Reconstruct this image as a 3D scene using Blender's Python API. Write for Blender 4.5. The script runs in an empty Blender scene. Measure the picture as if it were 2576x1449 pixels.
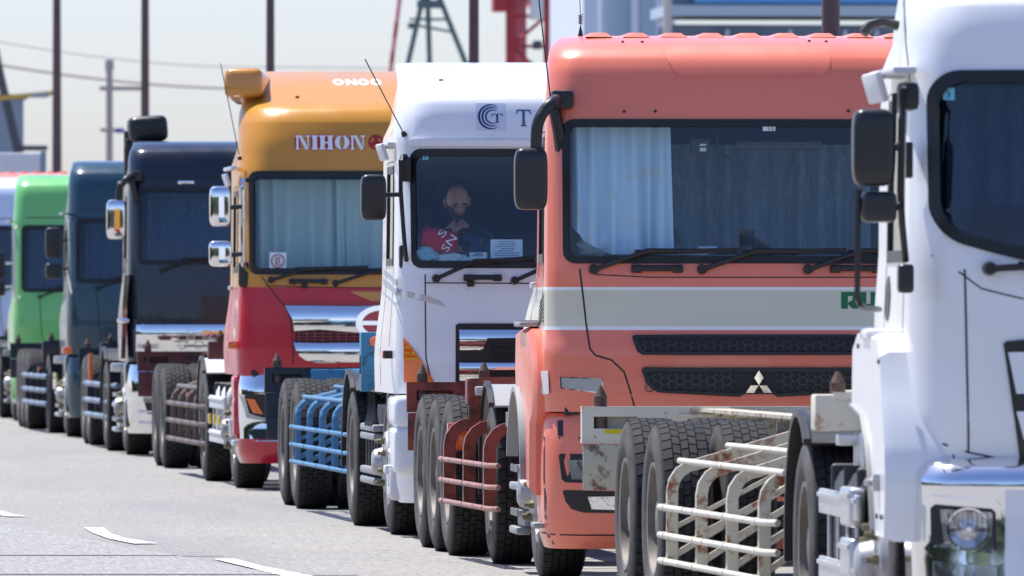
import bpy, bmesh, math, random
from mathutils import Vector, Matrix
random.seed(7)
sc = bpy.context.scene
COL = sc.collection
R = math.radians
# ------------------------------------------------------------------ camera, sky, sun, exposure
YAW, FPX, HC = R(5.14), 25000.0, 1.61          # long lens, eye-level tripod
CY, SY = math.cos(YAW), math.sin(YAW)
cd = bpy.data.cameras.new('camera'); cam = bpy.data.objects.new('camera', cd); COL.objects.link(cam)
cd.sensor_width = 36.0; cd.lens = 36.0 * FPX / 2576.0
cd.clip_start = 0.5; cd.clip_end = 6000
cam.location = (0, 0, HC)
cam.rotation_euler = (R(90) + math.atan(32.5 / FPX), 0, -YAW)
cd.dof.use_dof = True; cd.dof.focus_distance = 60.0; cd.dof.aperture_fstop = 9.5
sc.camera = cam
SUN = Vector((-0.27, 0.30, 0.91)).normalized()
EL = math.asin(SUN.z); AZ = math.atan2(SUN.x, SUN.y)
w = bpy.data.worlds.new('World'); sc.world = w; w.use_nodes = True
nt = w.node_tree; nt.nodes.clear()
sky = nt.nodes.new('ShaderNodeTexSky'); sky.sky_type = 'NISHITA'; sky.sun_disc = False
sky.sun_elevation = EL; sky.sun_rotation = AZ; sky.air_density = 1.0; sky.dust_density = 0.8; sky.ozone_density = 5.0; sky.altitude = 0
bg = nt.nodes.new('ShaderNodeBackground'); bg.inputs['Strength'].default_value = 0.103
wo = nt.nodes.new('ShaderNodeOutputWorld')
wb = nt.nodes.new('ShaderNodeMix'); wb.data_type = 'RGBA'; wb.blend_type = 'MULTIPLY'; wb.inputs[0].default_value = 1.0; wb.inputs[7].default_value = (0.885, 0.87, 1.03, 1)  # the photograph's cool white balance
nt.links.new(sky.outputs[0], wb.inputs[6]); nt.links.new(wb.outputs[2], bg.inputs['Color']); nt.links.new(bg.outputs[0], wo.inputs['Surface'])
sl = bpy.data.lights.new('sun', 'SUN'); sl.energy = 4.0; sl.angle = R(0.53); sl.color = (1.0, 0.975, 0.94)
so = bpy.data.objects.new('sun', sl); COL.objects.link(so)
so.rotation_euler = (-SUN).to_track_quat('-Z', 'Y').to_euler(); so.location = (-20, 40, 60)
sc.view_settings.view_transform = 'Standard'; sc.view_settings.look = 'None'
sc.view_settings.exposure = 0.90; sc.view_settings.gamma = 1.0; sc.view_settings.use_curve_mapping = False
sc.cycles.max_bounces = 8; sc.cycles.transparent_max_bounces = 12

# ------------------------------------------------------------------ materials
def S(r, g, b):
    f = lambda c: (c / 255 / 12.92) if c <= 10 else ((c / 255 + 0.055) / 1.055) ** 2.4
    return (f(r), f(g), f(b), 1.0)
def G(v): return (v, v, v, 1.0)
class Mat:
    def __init__(s, name, base, rough=0.5, metal=0.0, coat=0.0, spec=0.5):
        s.m = bpy.data.materials.new(name); s.m.use_nodes = True
        s.n = s.m.node_tree.nodes; s.l = s.m.node_tree.links
        s.b = s.n['Principled BSDF']
        s.b.inputs['Base Color'].default_value = base
        s.b.inputs['Roughness'].default_value = rough; s.b.inputs['Metallic'].default_value = metal
        s.b.inputs['Coat Weight'].default_value = coat; s.b.inputs['Coat Roughness'].default_value = 0.04
        s.b.inputs['Specular IOR Level'].default_value = spec
        s.base = base; s.col = None
        s.tc = s.n.new('ShaderNodeTexCoord')
    def noise(s, scale, detail=4, rough=0.6, stretch=None, coord='Object'):
        n = s.n.new('ShaderNodeTexNoise'); n.inputs['Scale'].default_value = scale
        n.inputs['Detail'].default_value = detail; n.inputs['Roughness'].default_value = rough
        if stretch:
            mp = s.n.new('ShaderNodeMapping'); mp.inputs['Scale'].default_value = stretch
            s.l.new(s.tc.outputs[coord], mp.inputs[0]); s.l.new(mp.outputs[0], n.inputs[0])
        else: s.l.new(s.tc.outputs[coord], n.inputs[0])
        return n.outputs['Fac']
    def ramp(s, fac, lo, hi, a=0.0, b=1.0):
        m = s.n.new('ShaderNodeMapRange'); m.inputs[1].default_value = lo; m.inputs[2].default_value = hi
        m.inputs[3].default_value = a; m.inputs[4].default_value = b
        s.l.new(fac, m.inputs[0]); return m.outputs[0]
    def blend(s, fac, col):
        mx = s.n.new('ShaderNodeMix'); mx.data_type = 'RGBA'
        s.l.new(fac, mx.inputs[0])
        if s.col is None: mx.inputs[6].default_value = s.base
        else: s.l.new(s.col, mx.inputs[6])
        if isinstance(col, tuple): mx.inputs[7].default_value = col
        else: s.l.new(col, mx.inputs[7])
        s.col = mx.outputs[2]; s.l.new(s.col, s.b.inputs['Base Color']); return s
    def spots(s, col, scale, lo, hi, amt=1.0, detail=5, stretch=None):
        return s.blend(s.ramp(s.noise(scale, detail, 0.65, stretch), lo, hi, 0, amt), col)
    def bump(s, scale, strength, dist=0.002, detail=3):
        b = s.n.new('ShaderNodeBump'); b.inputs['Strength'].default_value = strength; b.inputs['Distance'].default_value = dist
        s.l.new(s.noise(scale, detail), b.inputs['Height']); s.l.new(b.outputs[0], s.b.inputs['Normal']); return s
    def roughvar(s, scale, lo, hi):
        s.l.new(s.ramp(s.noise(scale, 4), 0.3, 0.7, lo, hi), s.b.inputs['Roughness']); return s
    def zbands(s, bands, axis=2):
        """bands: (z0, z1, colour) painted stripes in object space"""
        sp = s.n.new('ShaderNodeSeparateXYZ'); s.l.new(s.tc.outputs['Object'], sp.inputs[0])
        for z0, z1, c in bands:
            a = s.n.new('ShaderNodeMath'); a.operation = 'GREATER_THAN'; a.inputs[1].default_value = z0
            b = s.n.new('ShaderNodeMath'); b.operation = 'LESS_THAN'; b.inputs[1].default_value = z1
            m = s.n.new('ShaderNodeMath'); m.operation = 'MULTIPLY'
            s.l.new(sp.outputs[axis], a.inputs[0]); s.l.new(sp.outputs[axis], b.inputs[0])
            s.l.new(a.outputs[0], m.inputs[0]); s.l.new(b.outputs[0], m.inputs[1])
            s.blend(m.outputs[0], c)
        return s
def paint(name, base, coat=0.6, rough=0.32, dirt=0.25):
    m = Mat(name, base, rough, 0, coat)
    m.spots(tuple(c * 0.9 + 0.015 for c in base[:3]) + (1,), 14, 0.5, 0.75, dirt, 6, (1, 1, 0.3))
    m.spots(tuple(c * 0.75 + 0.02 for c in base[:3]) + (1,), 1.7, 0.45, 0.8, dirt)
    m.roughvar(3.0, rough * 0.85, rough * 1.3); return m
M = {}
def reg(k, m): M[k] = m.m; return m
SAL = S(232, 122, 95)
reg('salmon', paint('salmon_paint', SAL, 0.5).zbands([(1.445, 1.689, G(0.80)), (1.467, 1.671, S(205, 200, 178))]))
reg('salmon_plain', paint('salmon_bumper_paint', SAL, 0.4, 0.38))
reg('white', paint('white_paint', G(0.80), 0.6, 0.3, 0.08))
reg('white_truck', paint('white_cab_paint', (0.79, 0.80, 0.82, 1), 0.7, 0.28, 0.06))
reg('ochre', paint('ochre_paint', S(200, 136, 40), 0.25, 0.28).zbands([(0.0, 1.728, S(186, 16, 42))]))
reg('ochre_plain', paint('ochre_deflector_paint', S(200, 136, 48), 0.7, 0.28))
reg('crimson', paint('crimson_paint', S(186, 16, 42), 0.7, 0.28))
reg('black_paint', paint('black_navy_paint', (0.006, 0.009, 0.020, 1), 0.5, 0.25, 0.05))
reg('teal', paint('dark_teal_paint', S(24, 60, 74), 0.5, 0.25, 0.1))
reg('green', paint('green_paint', S(112, 190, 106), 0.6, 0.3))
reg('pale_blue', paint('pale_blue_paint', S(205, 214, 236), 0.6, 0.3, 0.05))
reg('chrome', Mat('chrome', G(0.82), 0.05, 1.0))
reg('coral_dark', Mat('salmon_shut_line', S(150, 70, 56), 0.6))
reg('steel', Mat('brushed_aluminium', G(0.62), 0.34, 1.0).roughvar(8, 0.25, 0.5))
reg('galv', Mat('grey_step_metal', G(0.33), 0.5, 0.5).spots(G(0.12), 9, 0.5, 0.7, 0.6))
reg('grey_plastic', Mat('grey_fender_plastic', G(0.30), 0.5).spots(S(150, 140, 125), 4, 0.5, 0.8, 0.5))
reg('white_plastic', Mat('white_fender_plastic', G(0.62), 0.45).spots(S(150, 140, 125), 5, 0.55, 0.8, 0.5))
reg('black_plastic', Mat('black_plastic', G(0.014), 0.38).roughvar(6, 0.32, 0.5))
reg('mirror_black', Mat('black_mirror_plastic', G(0.018), 0.32))
reg('seam', Mat('panel_gap_rubber', G(0.012), 0.6))
reg('gasket', Mat('windshield_gasket_rubber', G(0.008), 0.4))
reg('chassis', Mat('chassis_black', G(0.022), 0.55).spots(S(95, 85, 75), 6, 0.5, 0.75, 0.5))
mt = Mat('tyre_rubber', G(0.020), 0.75, spec=0.25)
sp_ = mt.n.new('ShaderNodeSeparateXYZ'); mt.l.new(mt.tc.outputs['Object'], sp_.inputs[0]); hy = mt.n.new('ShaderNodeVectorMath'); hy.operation = 'LENGTH'; cx_ = mt.n.new('ShaderNodeCombineXYZ')
mt.l.new(sp_.outputs[1], cx_.inputs[1]); mt.l.new(sp_.outputs[2], cx_.inputs[2]); mt.l.new(cx_.outputs[0], hy.inputs[0])
nz_ = mt.n.new('ShaderNodeMath'); nz_.operation = 'MULTIPLY'; mt.l.new(mt.ramp(hy.outputs['Value'], 0.485, 0.46), nz_.inputs[0]); mt.l.new(mt.ramp(mt.noise(6, 4), 0.3, 0.7, 0.22, 0.6), nz_.inputs[1])
mt.blend(nz_.outputs[0], S(122, 117, 112)); mt.spots(S(74, 70, 68), 9, 0.5, 0.75, 0.4); mt.bump(60, 0.3, 0.002); reg('rubber', mt)
reg('tread', Mat('tyre_tread_rubber', G(0.030), 0.8, spec=0.3).spots(S(105, 100, 96), 6, 0.4, 0.75, 0.6))
reg('rim', Mat('grey_wheel_steel', G(0.42), 0.45, 0.35).spots(S(120, 88, 66), 7, 0.45, 0.7, 0.7))
reg('rim_dirty', Mat('dusty_wheel_steel', S(122, 116, 108), 0.6, 0.1).spots(S(92, 74, 60), 6, 0.45, 0.7, 0.6))
reg('grille_grey', Mat('grey_grille_plastic', G(0.05), 0.4))
reg('nut', Mat('yellow_zinc_nut', S(118, 112, 88), 0.45, 0.5))
def rusty(name, base, rust, lo, hi, scale=6, amt=1.0):
    m = Mat(name, base, 0.5, 0, 0.1)
    m.spots(tuple(c * 0.7 for c in base[:3]) + (1,), 2.2, 0.4, 0.75, 0.4)
    m.spots(rust, scale, lo, hi, amt, 7); m.spots(tuple(c * 0.35 for c in rust[:3]) + (1,), scale * 3.1, 0.66, 0.72, 0.9, 4); return m
reg('cream', rusty('cream_trailer_paint', S(214, 208, 188), S(150, 88, 40), 0.60, 0.68))
reg('cream_rust', rusty('rusty_cream_trailer_paint', S(205, 198, 176), S(140, 76, 34), 0.52, 0.62, 9))
reg('cream_pipe', rusty('white_guard_pipe', S(208, 203, 186), S(150, 92, 50), 0.58, 0.68, 14))
reg('cream_drop', rusty('weathered_cream_plate', S(186, 180, 158), S(104, 70, 42), 0.50, 0.62, 12))
reg('rust', rusty('red_brown_trailer_paint', S(140, 62, 48), S(86, 42, 30), 0.45, 0.62, 8))
reg('rust_pipe', rusty('dusty_red_guard_pipe', S(164, 120, 108), S(112, 66, 54), 0.5, 0.7, 10))
reg('blue', rusty('blue_trailer_paint', S(58, 126, 164), S(40, 62, 76), 0.58, 0.7, 7))
reg('blue_pipe', rusty('light_blue_guard_pipe', S(74, 128, 166), S(44, 80, 104), 0.6, 0.72, 9))
reg('maroon', rusty('maroon_trailer_paint', S(84, 34, 34), S(60, 30, 26), 0.5, 0.7, 7))
reg('maroon_pipe', rusty('dusty_maroon_guard_pipe', S(104, 84, 78), S(66, 44, 40), 0.5, 0.7, 9))
reg('navy_steel', rusty('dark_blue_trailer_paint', S(22, 34, 46), S(50, 44, 40), 0.6, 0.75, 7))
reg('guard_grey', rusty('grey_guard_pipe', S(120, 134, 150), S(80, 84, 90), 0.6, 0.75, 9))
reg('pin', Mat('rusty_lock_steel', S(96, 72, 58), 0.65).spots(S(52, 34, 28), 14, 0.45, 0.65, 0.9))
def lens(k, name, c, emit=0):
    m = Mat(name, c, 0.12, 0, 1.0); reg(k, m)
lens('amber', 'amber_lens', S(230, 104, 10)); lens('red_lens', 'red_lens', S(190, 40, 24)); lens('yellow_lens', 'yellow_lens', S(222, 190, 30))
lens('clear', 'clear_ribbed_lens', (0.40, 0.40, 0.38, 1))
mm = Mat('headlight_reflector', G(0.8), 0.12, 0.9); mm.bump(25, 0.6, 0.01); reg('reflector', mm)
mm = Mat('headlight_glass', G(0.5), 0.06, 0.6, 1.0); mm.spots(G(0.08), 12, 0.5, 0.6, 0.8); reg('headlight', mm)
def cloth(name, c):
    m = Mat(name, c, 0.95, spec=0.1); t = m.n.new('ShaderNodeBsdfTranslucent'); t.inputs[0].default_value = c; x = m.n.new('ShaderNodeMixShader'); x.inputs[0].default_value = 0.12
    l = m.l; o = m.n['Material Output']; l.new(m.b.outputs[0], x.inputs[1]); l.new(t.outputs[0], x.inputs[2]); l.new(x.outputs[0], o.inputs[0]); return m
reg('dark_trim', Mat('cab_lining_fabric', S(30, 34, 44), 0.9))
reg('dash', Mat('dashboard_plastic', S(58, 64, 74), 0.6))
reg('seat', Mat('navy_seat_fabric', S(26, 36, 60), 0.9))
reg('curtain_blue', cloth('light_blue_curtain_cloth', S(206, 228, 242)).spots(S(222, 218, 200), 5, 0.55, 0.7, 0.6))
reg('curtain_grey', cloth('grey_green_curtain_cloth', S(176, 196, 190)))
reg('curtain_dark', Mat('dark_blue_curtain_cloth', S(124, 146, 164), 0.9).spots(S(158, 176, 190), 30, 0.5, 0.6, 0.6, 2, (1, 1, 0.25)))
reg('paper', Mat('white_paper', S(214, 226, 232), 0.8)); reg('paper_ink', Mat('printed_grey_ink', S(120, 140, 158), 0.8))
reg('sticker_teal', Mat('teal_sticker', S(120, 200, 210), 0.6)); reg('ink', Mat('dark_ink', S(22, 30, 40), 0.7))
reg('decal_white', Mat('white_lettering', G(0.82), 0.4)); reg('decal_red', Mat('crimson_lettering', S(160, 14, 30), 0.4))
reg('decal_navy', Mat('navy_lettering', S(20, 44, 104), 0.4)); reg('decal_blue', Mat('steel_blue_lettering', S(44, 96, 140), 0.4))
reg('decal_green', Mat('green_lettering', S(8, 104, 62), 0.4)); reg('decal_grey', Mat('grey_stripe_film', S(150, 156, 166), 0.4))
reg('decal_silver', Mat('pale_grey_logo_film', S(206, 214, 226), 0.4)); reg('decal_beige', Mat('beige_swoosh_film', S(196, 186, 184), 0.4))
reg('lamp_post', Mat('dark_brown_post_paint', S(92, 68, 72), 0.5).spots(S(64, 46, 48), 3, 0.4, 0.7, 0.5))
reg('lamp_glass', Mat('street_lamp_diffuser', G(0.6), 0.3))
def glass(name, tint, refl=1.0):
    m = bpy.data.materials.new(name); m.use_nodes = True; n = m.node_tree.nodes; l = m.node_tree.links; n.clear()
    o = n.new('ShaderNodeOutputMaterial'); t = n.new('ShaderNodeBsdfTransparent'); t.inputs[0].default_value = tint
    g = n.new('ShaderNodeBsdfGlossy'); g.inputs['Roughness'].default_value = 0.0; g.inputs['Color'].default_value = (refl, refl, refl, 1)
    lw = n.new('ShaderNodeLayerWeight'); lw.inputs[0].default_value = 0.5; pw = n.new('ShaderNodeMath'); pw.operation = 'POWER'; pw.inputs[1].default_value = 5.0; f = n.new('ShaderNodeMapRange'); f.inputs[3].default_value = 0.06; f.inputs[4].default_value = 1.0
    l.new(lw.outputs['Facing'], pw.inputs[0]); l.new(pw.outputs[0], f.inputs[0])  # both sides of the pane mirror alike
    x = n.new('ShaderNodeMixShader'); l.new(f.outputs[0], x.inputs[0]); l.new(t.outputs[0], x.inputs[1]); l.new(g.outputs[0], x.inputs[2])
    l.new(x.outputs[0], o.inputs[0]); return m
M['glass'] = glass('windshield_glass', (0.90, 0.96, 0.98, 1)); M['glass_dark'] = glass('smoked_windshield_glass', (0.30, 0.40, 0.50, 1))
M['glass_side'] = glass('door_glass', (0.8, 0.88, 0.88, 1))

# ------------------------------------------------------------------ mesh helpers
class MB:
    def __init__(s): s.v = []; s.f = []
    def add(s, vs, fs):
        o = len(s.v); s.v += [Vector(v) for v in vs]; s.f += [tuple(i + o for i in f) for f in fs]; return s
    def box(s, c, d, bev=0.0, rot=None, seg=2):
        bm = bmesh.new(); bmesh.ops.create_cube(bm, size=1.0)
        for v in bm.verts: v.co = Vector((v.co.x * d[0], v.co.y * d[1], v.co.z * d[2]))
        if bev > 0: bmesh.ops.bevel(bm, geom=list(bm.edges), offset=min(bev, min(d) * 0.48), segments=seg, profile=0.6, affect='EDGES')
        s.bm(bm, c, rot); return s
    def bm(s, bm, c=(0, 0, 0), rot=None):
        bm.verts.index_update(); c = Vector(c)
        s.add([(rot @ v.co if rot else v.co) + c for v in bm.verts], [[v.index for v in f.verts] for f in bm.faces]); bm.free(); return s
    def sq(s, c, d, e=0.38, n=28):
        """rounded housing: a superellipsoid of size d"""
        bm = bmesh.new(); bmesh.ops.create_uvsphere(bm, u_segments=n, v_segments=n, radius=1.0); g = lambda a: math.copysign(abs(a) ** e, a)
        for v in bm.verts:
            x, y, z = v.co; k = math.hypot(x, z)
            if k > 1e-5: x, z = g(x / k) * g(k), g(z / k) * g(k)
            v.co = (x * d[0] / 2 * 1.0, g(y) * d[1] / 2, z * d[2] / 2)
        s.bm(bm, c); return s
    def cyl(s, p0, p1, r0, r1=None, n=16, cap=True):
        r1 = r0 if r1 is None else r1; p0 = Vector(p0); p1 = Vector(p1); t = (p1 - p0).normalized()
        a = t.orthogonal().normalized(); b = t.cross(a)
        vs = []; fs = []
        for p, r in ((p0, r0), (p1, r1)):
            for i in range(n):
                g = 2 * math.pi * i / n; vs.append(p + (a * math.cos(g) + b * math.sin(g)) * r)
        for i in range(n): fs.append((i, (i + 1) % n, n + (i + 1) % n, n + i))
        if cap: fs += [tuple(reversed(range(n))), tuple(range(n, 2 * n))]
        return s.add(vs, fs)
    def sweep(s, pts, prof, up=(0, 0, 1), closed=False):
        pts = [Vector(p) for p in pts]; up = Vector(up); n = len(pts); k = len(prof); vs = []; fs = []
        for i, p in enumerate(pts):
            a = pts[(i - 1) % n] if (closed or i > 0) else p; b = pts[(i + 1) % n] if (closed or i < n - 1) else p
            t = (b - a).normalized(); sd = t.cross(up)
            if sd.length < 1e-4: sd = t.orthogonal()
            sd.normalize(); u2 = sd.cross(t)
            for (x, y) in prof: vs.append(p + sd * x + u2 * y)
        m = n if closed else n - 1
        for i in range(m):
            for j in range(k):
                a0 = i * k + j; a1 = i * k + (j + 1) % k; b0 = ((i + 1) % n) * k + j; b1 = ((i + 1) % n) * k + (j + 1) % k
                fs.append((a0, a1, b1, b0))
        if not closed: fs += [tuple(reversed(range(k))), tuple(range((n - 1) * k, n * k))]
        return s.add(vs, fs)
    def tube(s, pts, r, n=8, up=(0.13, 0.21, 1)):
        return s.sweep(pts, [(r * math.cos(2 * math.pi * i / n), r * math.sin(2 * math.pi * i / n)) for i in range(n)], up)
    def bar(s, pts, a, b, up=(0, 0, 1)):
        return s.sweep(pts, [(-a / 2, -b / 2), (a / 2, -b / 2), (a / 2, b / 2), (-a / 2, b / 2)], up)
    def lathe(s, prof, n=48, c=(0, 0, 0), close=False):
        """profile of (x, r) turned about the x axis"""
        vs = []; fs = []; k = len(prof); c = Vector(c)
        for i in range(n):
            g = 2 * math.pi * i / n
            for x, r in prof: vs.append(c + Vector((x, r * math.cos(g), r * math.sin(g))))
        for i in range(n):
            j = (i + 1) % n
            for q in range(k - 1): fs.append((i * k + q, i * k + q + 1, j * k + q + 1, j * k + q))
            if close: fs.append((i * k + k - 1, i * k, j * k, j * k + k - 1))
        return s.add(vs, fs)
    def prism(s, pts, y0, y1, axis=1):
        n = len(pts)
        mk = (lambda a, b, d: (a, d, b)) if axis == 1 else ((lambda a, b, d: (d, a, b)) if axis == 0 else (lambda a, b, d: (a, b, d)))
        vs = [mk(a, b, y0) for a, b in pts] + [mk(a, b, y1) for a, b in pts]
        fs = [tuple(range(n)), tuple(reversed(range(n, 2 * n)))] + [(i, n + i, n + (i + 1) % n, (i + 1) % n) for i in range(n)]
        return s.add(vs, fs)
    def build(s, name, mat, parent=None, ang=38, loc=None, fix=True):
        me = bpy.data.meshes.new(name); me.from_pydata(s.v, [], s.f)
        if fix:
            bm = bmesh.new(); bm.from_mesh(me); bmesh.ops.recalc_face_normals(bm, faces=bm.faces); bm.to_mesh(me); bm.free()
        me.polygons.foreach_set('use_smooth', [True] * len(me.polygons)); me.set_sharp_from_angle(angle=R(ang))
        o = bpy.data.objects.new(name, me); COL.objects.link(o)
        me.materials.append(M[mat] if isinstance(mat, str) else mat)
        if parent is not None: o.parent = parent
        if loc is not None: o.location = loc
        return o
def tag(o, label=None, cat=None, group=None, kind=None):
    for k, v in (('label', label), ('category', cat), ('group', group), ('kind', kind)):
        if v: o[k] = v
    return o
def empty(name, loc, rz=0, parent=None):
    o = bpy.data.objects.new(name, None); COL.objects.link(o); o.location = loc; o.rotation_euler = (0, 0, rz); o.empty_display_size = 0.2
    if parent: o.parent = parent
    return o
def at(u, zc):                                   # lateral position on the real ground plan of a bearing at an axial distance
    xc = (u - 1288) / FPX * zc
    return Vector((xc * CY + zc * SY, -xc * SY + zc * CY, 0))
def ground(u, v):
    return at(u, FPX * HC / (v - 756.5))
def pxz(v, zc): return HC - (v - 756.5) * zc / FPX
def pchip(xs, ys, x):
    n = len(xs)
    if x <= xs[0]: return ys[0]
    if x >= xs[-1]: return ys[-1]
    for i in range(n - 1):
        if x <= xs[i + 1]: break
    h = xs[i + 1] - xs[i]; d = (ys[i + 1] - ys[i]) / h
    def sl(j):
        if j == 0: return (ys[1] - ys[0]) / (xs[1] - xs[0])
        if j == n - 1: return (ys[-1] - ys[-2]) / (xs[-1] - xs[-2])
        a = (ys[j] - ys[j - 1]) / (xs[j] - xs[j - 1]); b = (ys[j + 1] - ys[j]) / (xs[j + 1] - xs[j])
        return 0 if a * b <= 0 else 2 * a * b / (a + b)
    m0, m1 = sl(i), sl(i + 1); t = (x - xs[i]) / h
    return (2 * t**3 - 3 * t * t + 1) * ys[i] + (t**3 - 2 * t * t + t) * h * m0 + (-2 * t**3 + 3 * t * t) * ys[i + 1] + (t**3 - t * t) * h * m1
def rrect(x0, x1, z0, z1, r, k=6):
    p = []
    for cx, cz, a0 in ((x1 - r, z1 - r, 0), (x0 + r, z1 - r, 90), (x0 + r, z0 + r, 180), (x1 - r, z0 + r, 270)):
        for i in range(k + 1):
            a = R(a0 + 90 * i / k); p.append((cx + r * math.cos(a), cz + r * math.sin(a)))
    return p
def densify(p, step=0.07):
    out = []
    for i in range(len(p)):
        a = p[i]; b = p[(i + 1) % len(p)]; n = max(1, int(math.hypot(b[0] - a[0], b[1] - a[1]) / step))
        for j in range(n): out.append((a[0] + (b[0] - a[0]) * j / n, a[1] + (b[1] - a[1]) * j / n))
    return out
def patch(mb, pts, f, proud, depth=0.02, step=0.09):
    """a solid plate with the outline pts lying on a curved surface f(a, b, off)"""
    bm = bmesh.new(); vs = [bm.verts.new((a, b, 0)) for a, b in pts]; bm.faces.new(vs)
    for ax in (0, 1):
        lo = min(p[ax] for p in pts); hi = max(p[ax] for p in pts); k = int((hi - lo) / step)
        for i in range(1, k + 1):
            co = [0, 0, 0]; no = [0, 0, 0]; co[ax] = lo + (hi - lo) * i / (k + 1); no[ax] = 1
            bmesh.ops.bisect_plane(bm, geom=bm.verts[:] + bm.edges[:] + bm.faces[:], plane_co=co, plane_no=no)
    bmesh.ops.triangulate(bm, faces=[x for x in bm.faces if len(x.verts) > 4])
    bm.verts.index_update(); n = len(bm.verts); V = [v.co.copy() for v in bm.verts]
    F = [[v.index for v in q.verts] for q in bm.faces]
    E = [(e.verts[0].index, e.verts[1].index) for e in bm.edges if len(e.link_faces) == 1]; bm.free()
    vs = [f(v.x, v.y, proud) for v in V] + [f(v.x, v.y, -depth) for v in V]
    mb.add(vs, F + [[i + n for i in reversed(q)] for q in F] + [(a, b, b + n, a + n) for a, b in E]); return mb
def ring(mb, outer, inner, f, proud, depth):
    n = len(outer); vs = []
    for p in outer: vs += [f(p[0], p[1], proud), f(p[0], p[1], -depth)]
    for p in inner: vs += [f(p[0], p[1], proud), f(p[0], p[1], -depth)]
    fs = []
    for i in range(n):
        j = (i + 1) % n; a, b, c, d = 2 * i, 2 * j, 2 * n + 2 * i, 2 * n + 2 * j
        fs += [(a, b, d, c), (a, a + 1, b + 1, b), (c, d, d + 1, c + 1), (a + 1, c + 1, d + 1, b + 1)]
    mb.add(vs, fs); return mb
def ribbon(mb, pts, wd, f, proud, depth=0.004):
    L = []; Rr = []
    for i, p in enumerate(pts):
        a = pts[max(i - 1, 0)]; b = pts[min(i + 1, len(pts) - 1)]; dx, dz = b[0] - a[0], b[1] - a[1]; l = math.hypot(dx, dz) or 1
        L.append((p[0] - dz / l * wd / 2, p[1] + dx / l * wd / 2)); Rr.append((p[0] + dz / l * wd / 2, p[1] - dx / l * wd / 2))
    for i in range(len(pts) - 1): patch(mb, [L[i], L[i + 1], Rr[i + 1], Rr[i]], f, proud, depth, 0.12)
    return mb
_txt = {}
def text2d(sx):
    """outlines of the built-in typeface as 2-D faces, height of capitals 1"""
    if sx in _txt: return _txt[sx]
    c = bpy.data.curves.new('lettering', 'FONT'); c.body = sx; c.resolution_u = 3; o = bpy.data.objects.new('lettering', c); COL.objects.link(o)
    dg = bpy.context.evaluated_depsgraph_get(); me = bpy.data.meshes.new_from_object(o.evaluated_get(dg))
    V = [(v.co.x, v.co.y) for v in me.vertices]; F = [tuple(p.vertices) for p in me.polygons]
    bpy.data.objects.remove(o); bpy.data.curves.remove(c); bpy.data.meshes.remove(me)
    x0 = min(v[0] for v in V); x1 = max(v[0] for v in V); y0 = min(v[1] for v in V); y1 = max(v[1] for v in V)
    V = [((v[0] - x0) / (y1 - y0), (v[1] - y0) / (y1 - y0)) for v in V]; _txt[sx] = (V, F, (x1 - x0) / (y1 - y0)); return _txt[sx]
def put_text(mb, sx, x, z, h, f, proud, wscale=1.0, width=None):
    V, F, wd = text2d(sx)
    k = width / wd if width else h * wscale
    n = len(V); mb.add([f(x + a * k, z + b * h, proud) for a, b in V], F); return mb
def ellipse(cx, cz, rx, rz, n=28): return [(cx + rx * math.cos(2 * math.pi * i / n), cz + rz * math.sin(2 * math.pi * i / n)) for i in range(n)]

def bulge(f, zc, h, k):
    """a plate with a rounded cross-section: proud in the middle, falling back to its edges"""
    return lambda x, z, o=0.0: f(x, z, o + k * math.sqrt(max(0.0, 1 - min(1, abs(z - zc) / h) ** 2)))
# ------------------------------------------------------------------ wheels (shared meshes)
def tyre_mesh():
    m = MB(); W = 0.27; h = W / 2
    m.lathe([(-0.09, 0.283), (-h + 0.012, 0.30), (-h - 0.004, 0.36), (-h - 0.006, 0.41), (-h + 0.006, 0.455), (-h + 0.016, 0.478), (-h + 0.03, 0.488),
             (h - 0.03, 0.488), (h - 0.016, 0.478), (h - 0.006, 0.455), (h + 0.006, 0.41), (h + 0.004, 0.36), (h - 0.012, 0.30), (0.09, 0.283)], 56)
    ribs = [(-h + 0.022, -0.066), (-0.060, -0.024), (-0.018, 0.018), (0.024, 0.060), (0.066, h - 0.022)]; n = 46
    for k, (a, b) in enumerate(ribs):
        for i in range(n):
            g0 = 2 * math.pi * (i + 0.37 * (k % 2)) / n; g1 = g0 + 2 * math.pi / n * 0.86; sk = 0.02 if k % 2 else -0.02
            vs = []
            for r in (0.484, 0.501):
                for x, g in ((a, g0), (b, g0 + sk), (b, g1 + sk), (a, g1)):
                    rr = r - (0.006 if (k in (0, 4) and r > 0.49 and abs(x) > 0.1) else 0)
                    vs.append((x, rr * math.cos(g), rr * math.sin(g)))
            m.add(vs, [(4, 5, 6, 7), (0, 1, 5, 4), (1, 2, 6, 5), (2, 3, 7, 6), (3, 0, 4, 7)])
    return m
def rim_mesh(front):
    m = MB(); h = 0.135
    if front:
        m.lathe([(0.09, 0.284), (-h + 0.03, 0.284), (-h + 0.006, 0.295), (-h + 0.010, 0.272), (-h + 0.05, 0.262), (-h + 0.02, 0.225), (-h - 0.02, 0.205),
                 (-h - 0.035, 0.12), (-h - 0.04, 0.10), (-h - 0.095, 0.085), (-h - 0.11, 0.06), (-h - 0.113, 0.0)], 40)
    else:
        m.lathe([(0.09, 0.284), (-h + 0.03, 0.284), (-h + 0.006, 0.295), (-h + 0.010, 0.272), (-h + 0.06, 0.262), (0.02, 0.25), (0.05, 0.19), (0.055, 0.12),
                 (0.0, 0.105), (-h + 0.03, 0.09), (-h + 0.02, 0.0)], 40)
    return m
def nut_mesh(front):
    m = MB(); x0 = -0.165 if front else 0.05
    for i in range(8):
        g = 2 * math.pi * i / 8; y, z = 0.155 * math.cos(g), 0.155 * math.sin(g)
        m.cyl((x0 + 0.02, y, z), (x0 - 0.02, y, z), 0.024, n=6); m.cyl((x0 - 0.02, y, z), (x0 - 0.05, y, z), 0.015, n=8)
    return m
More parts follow.
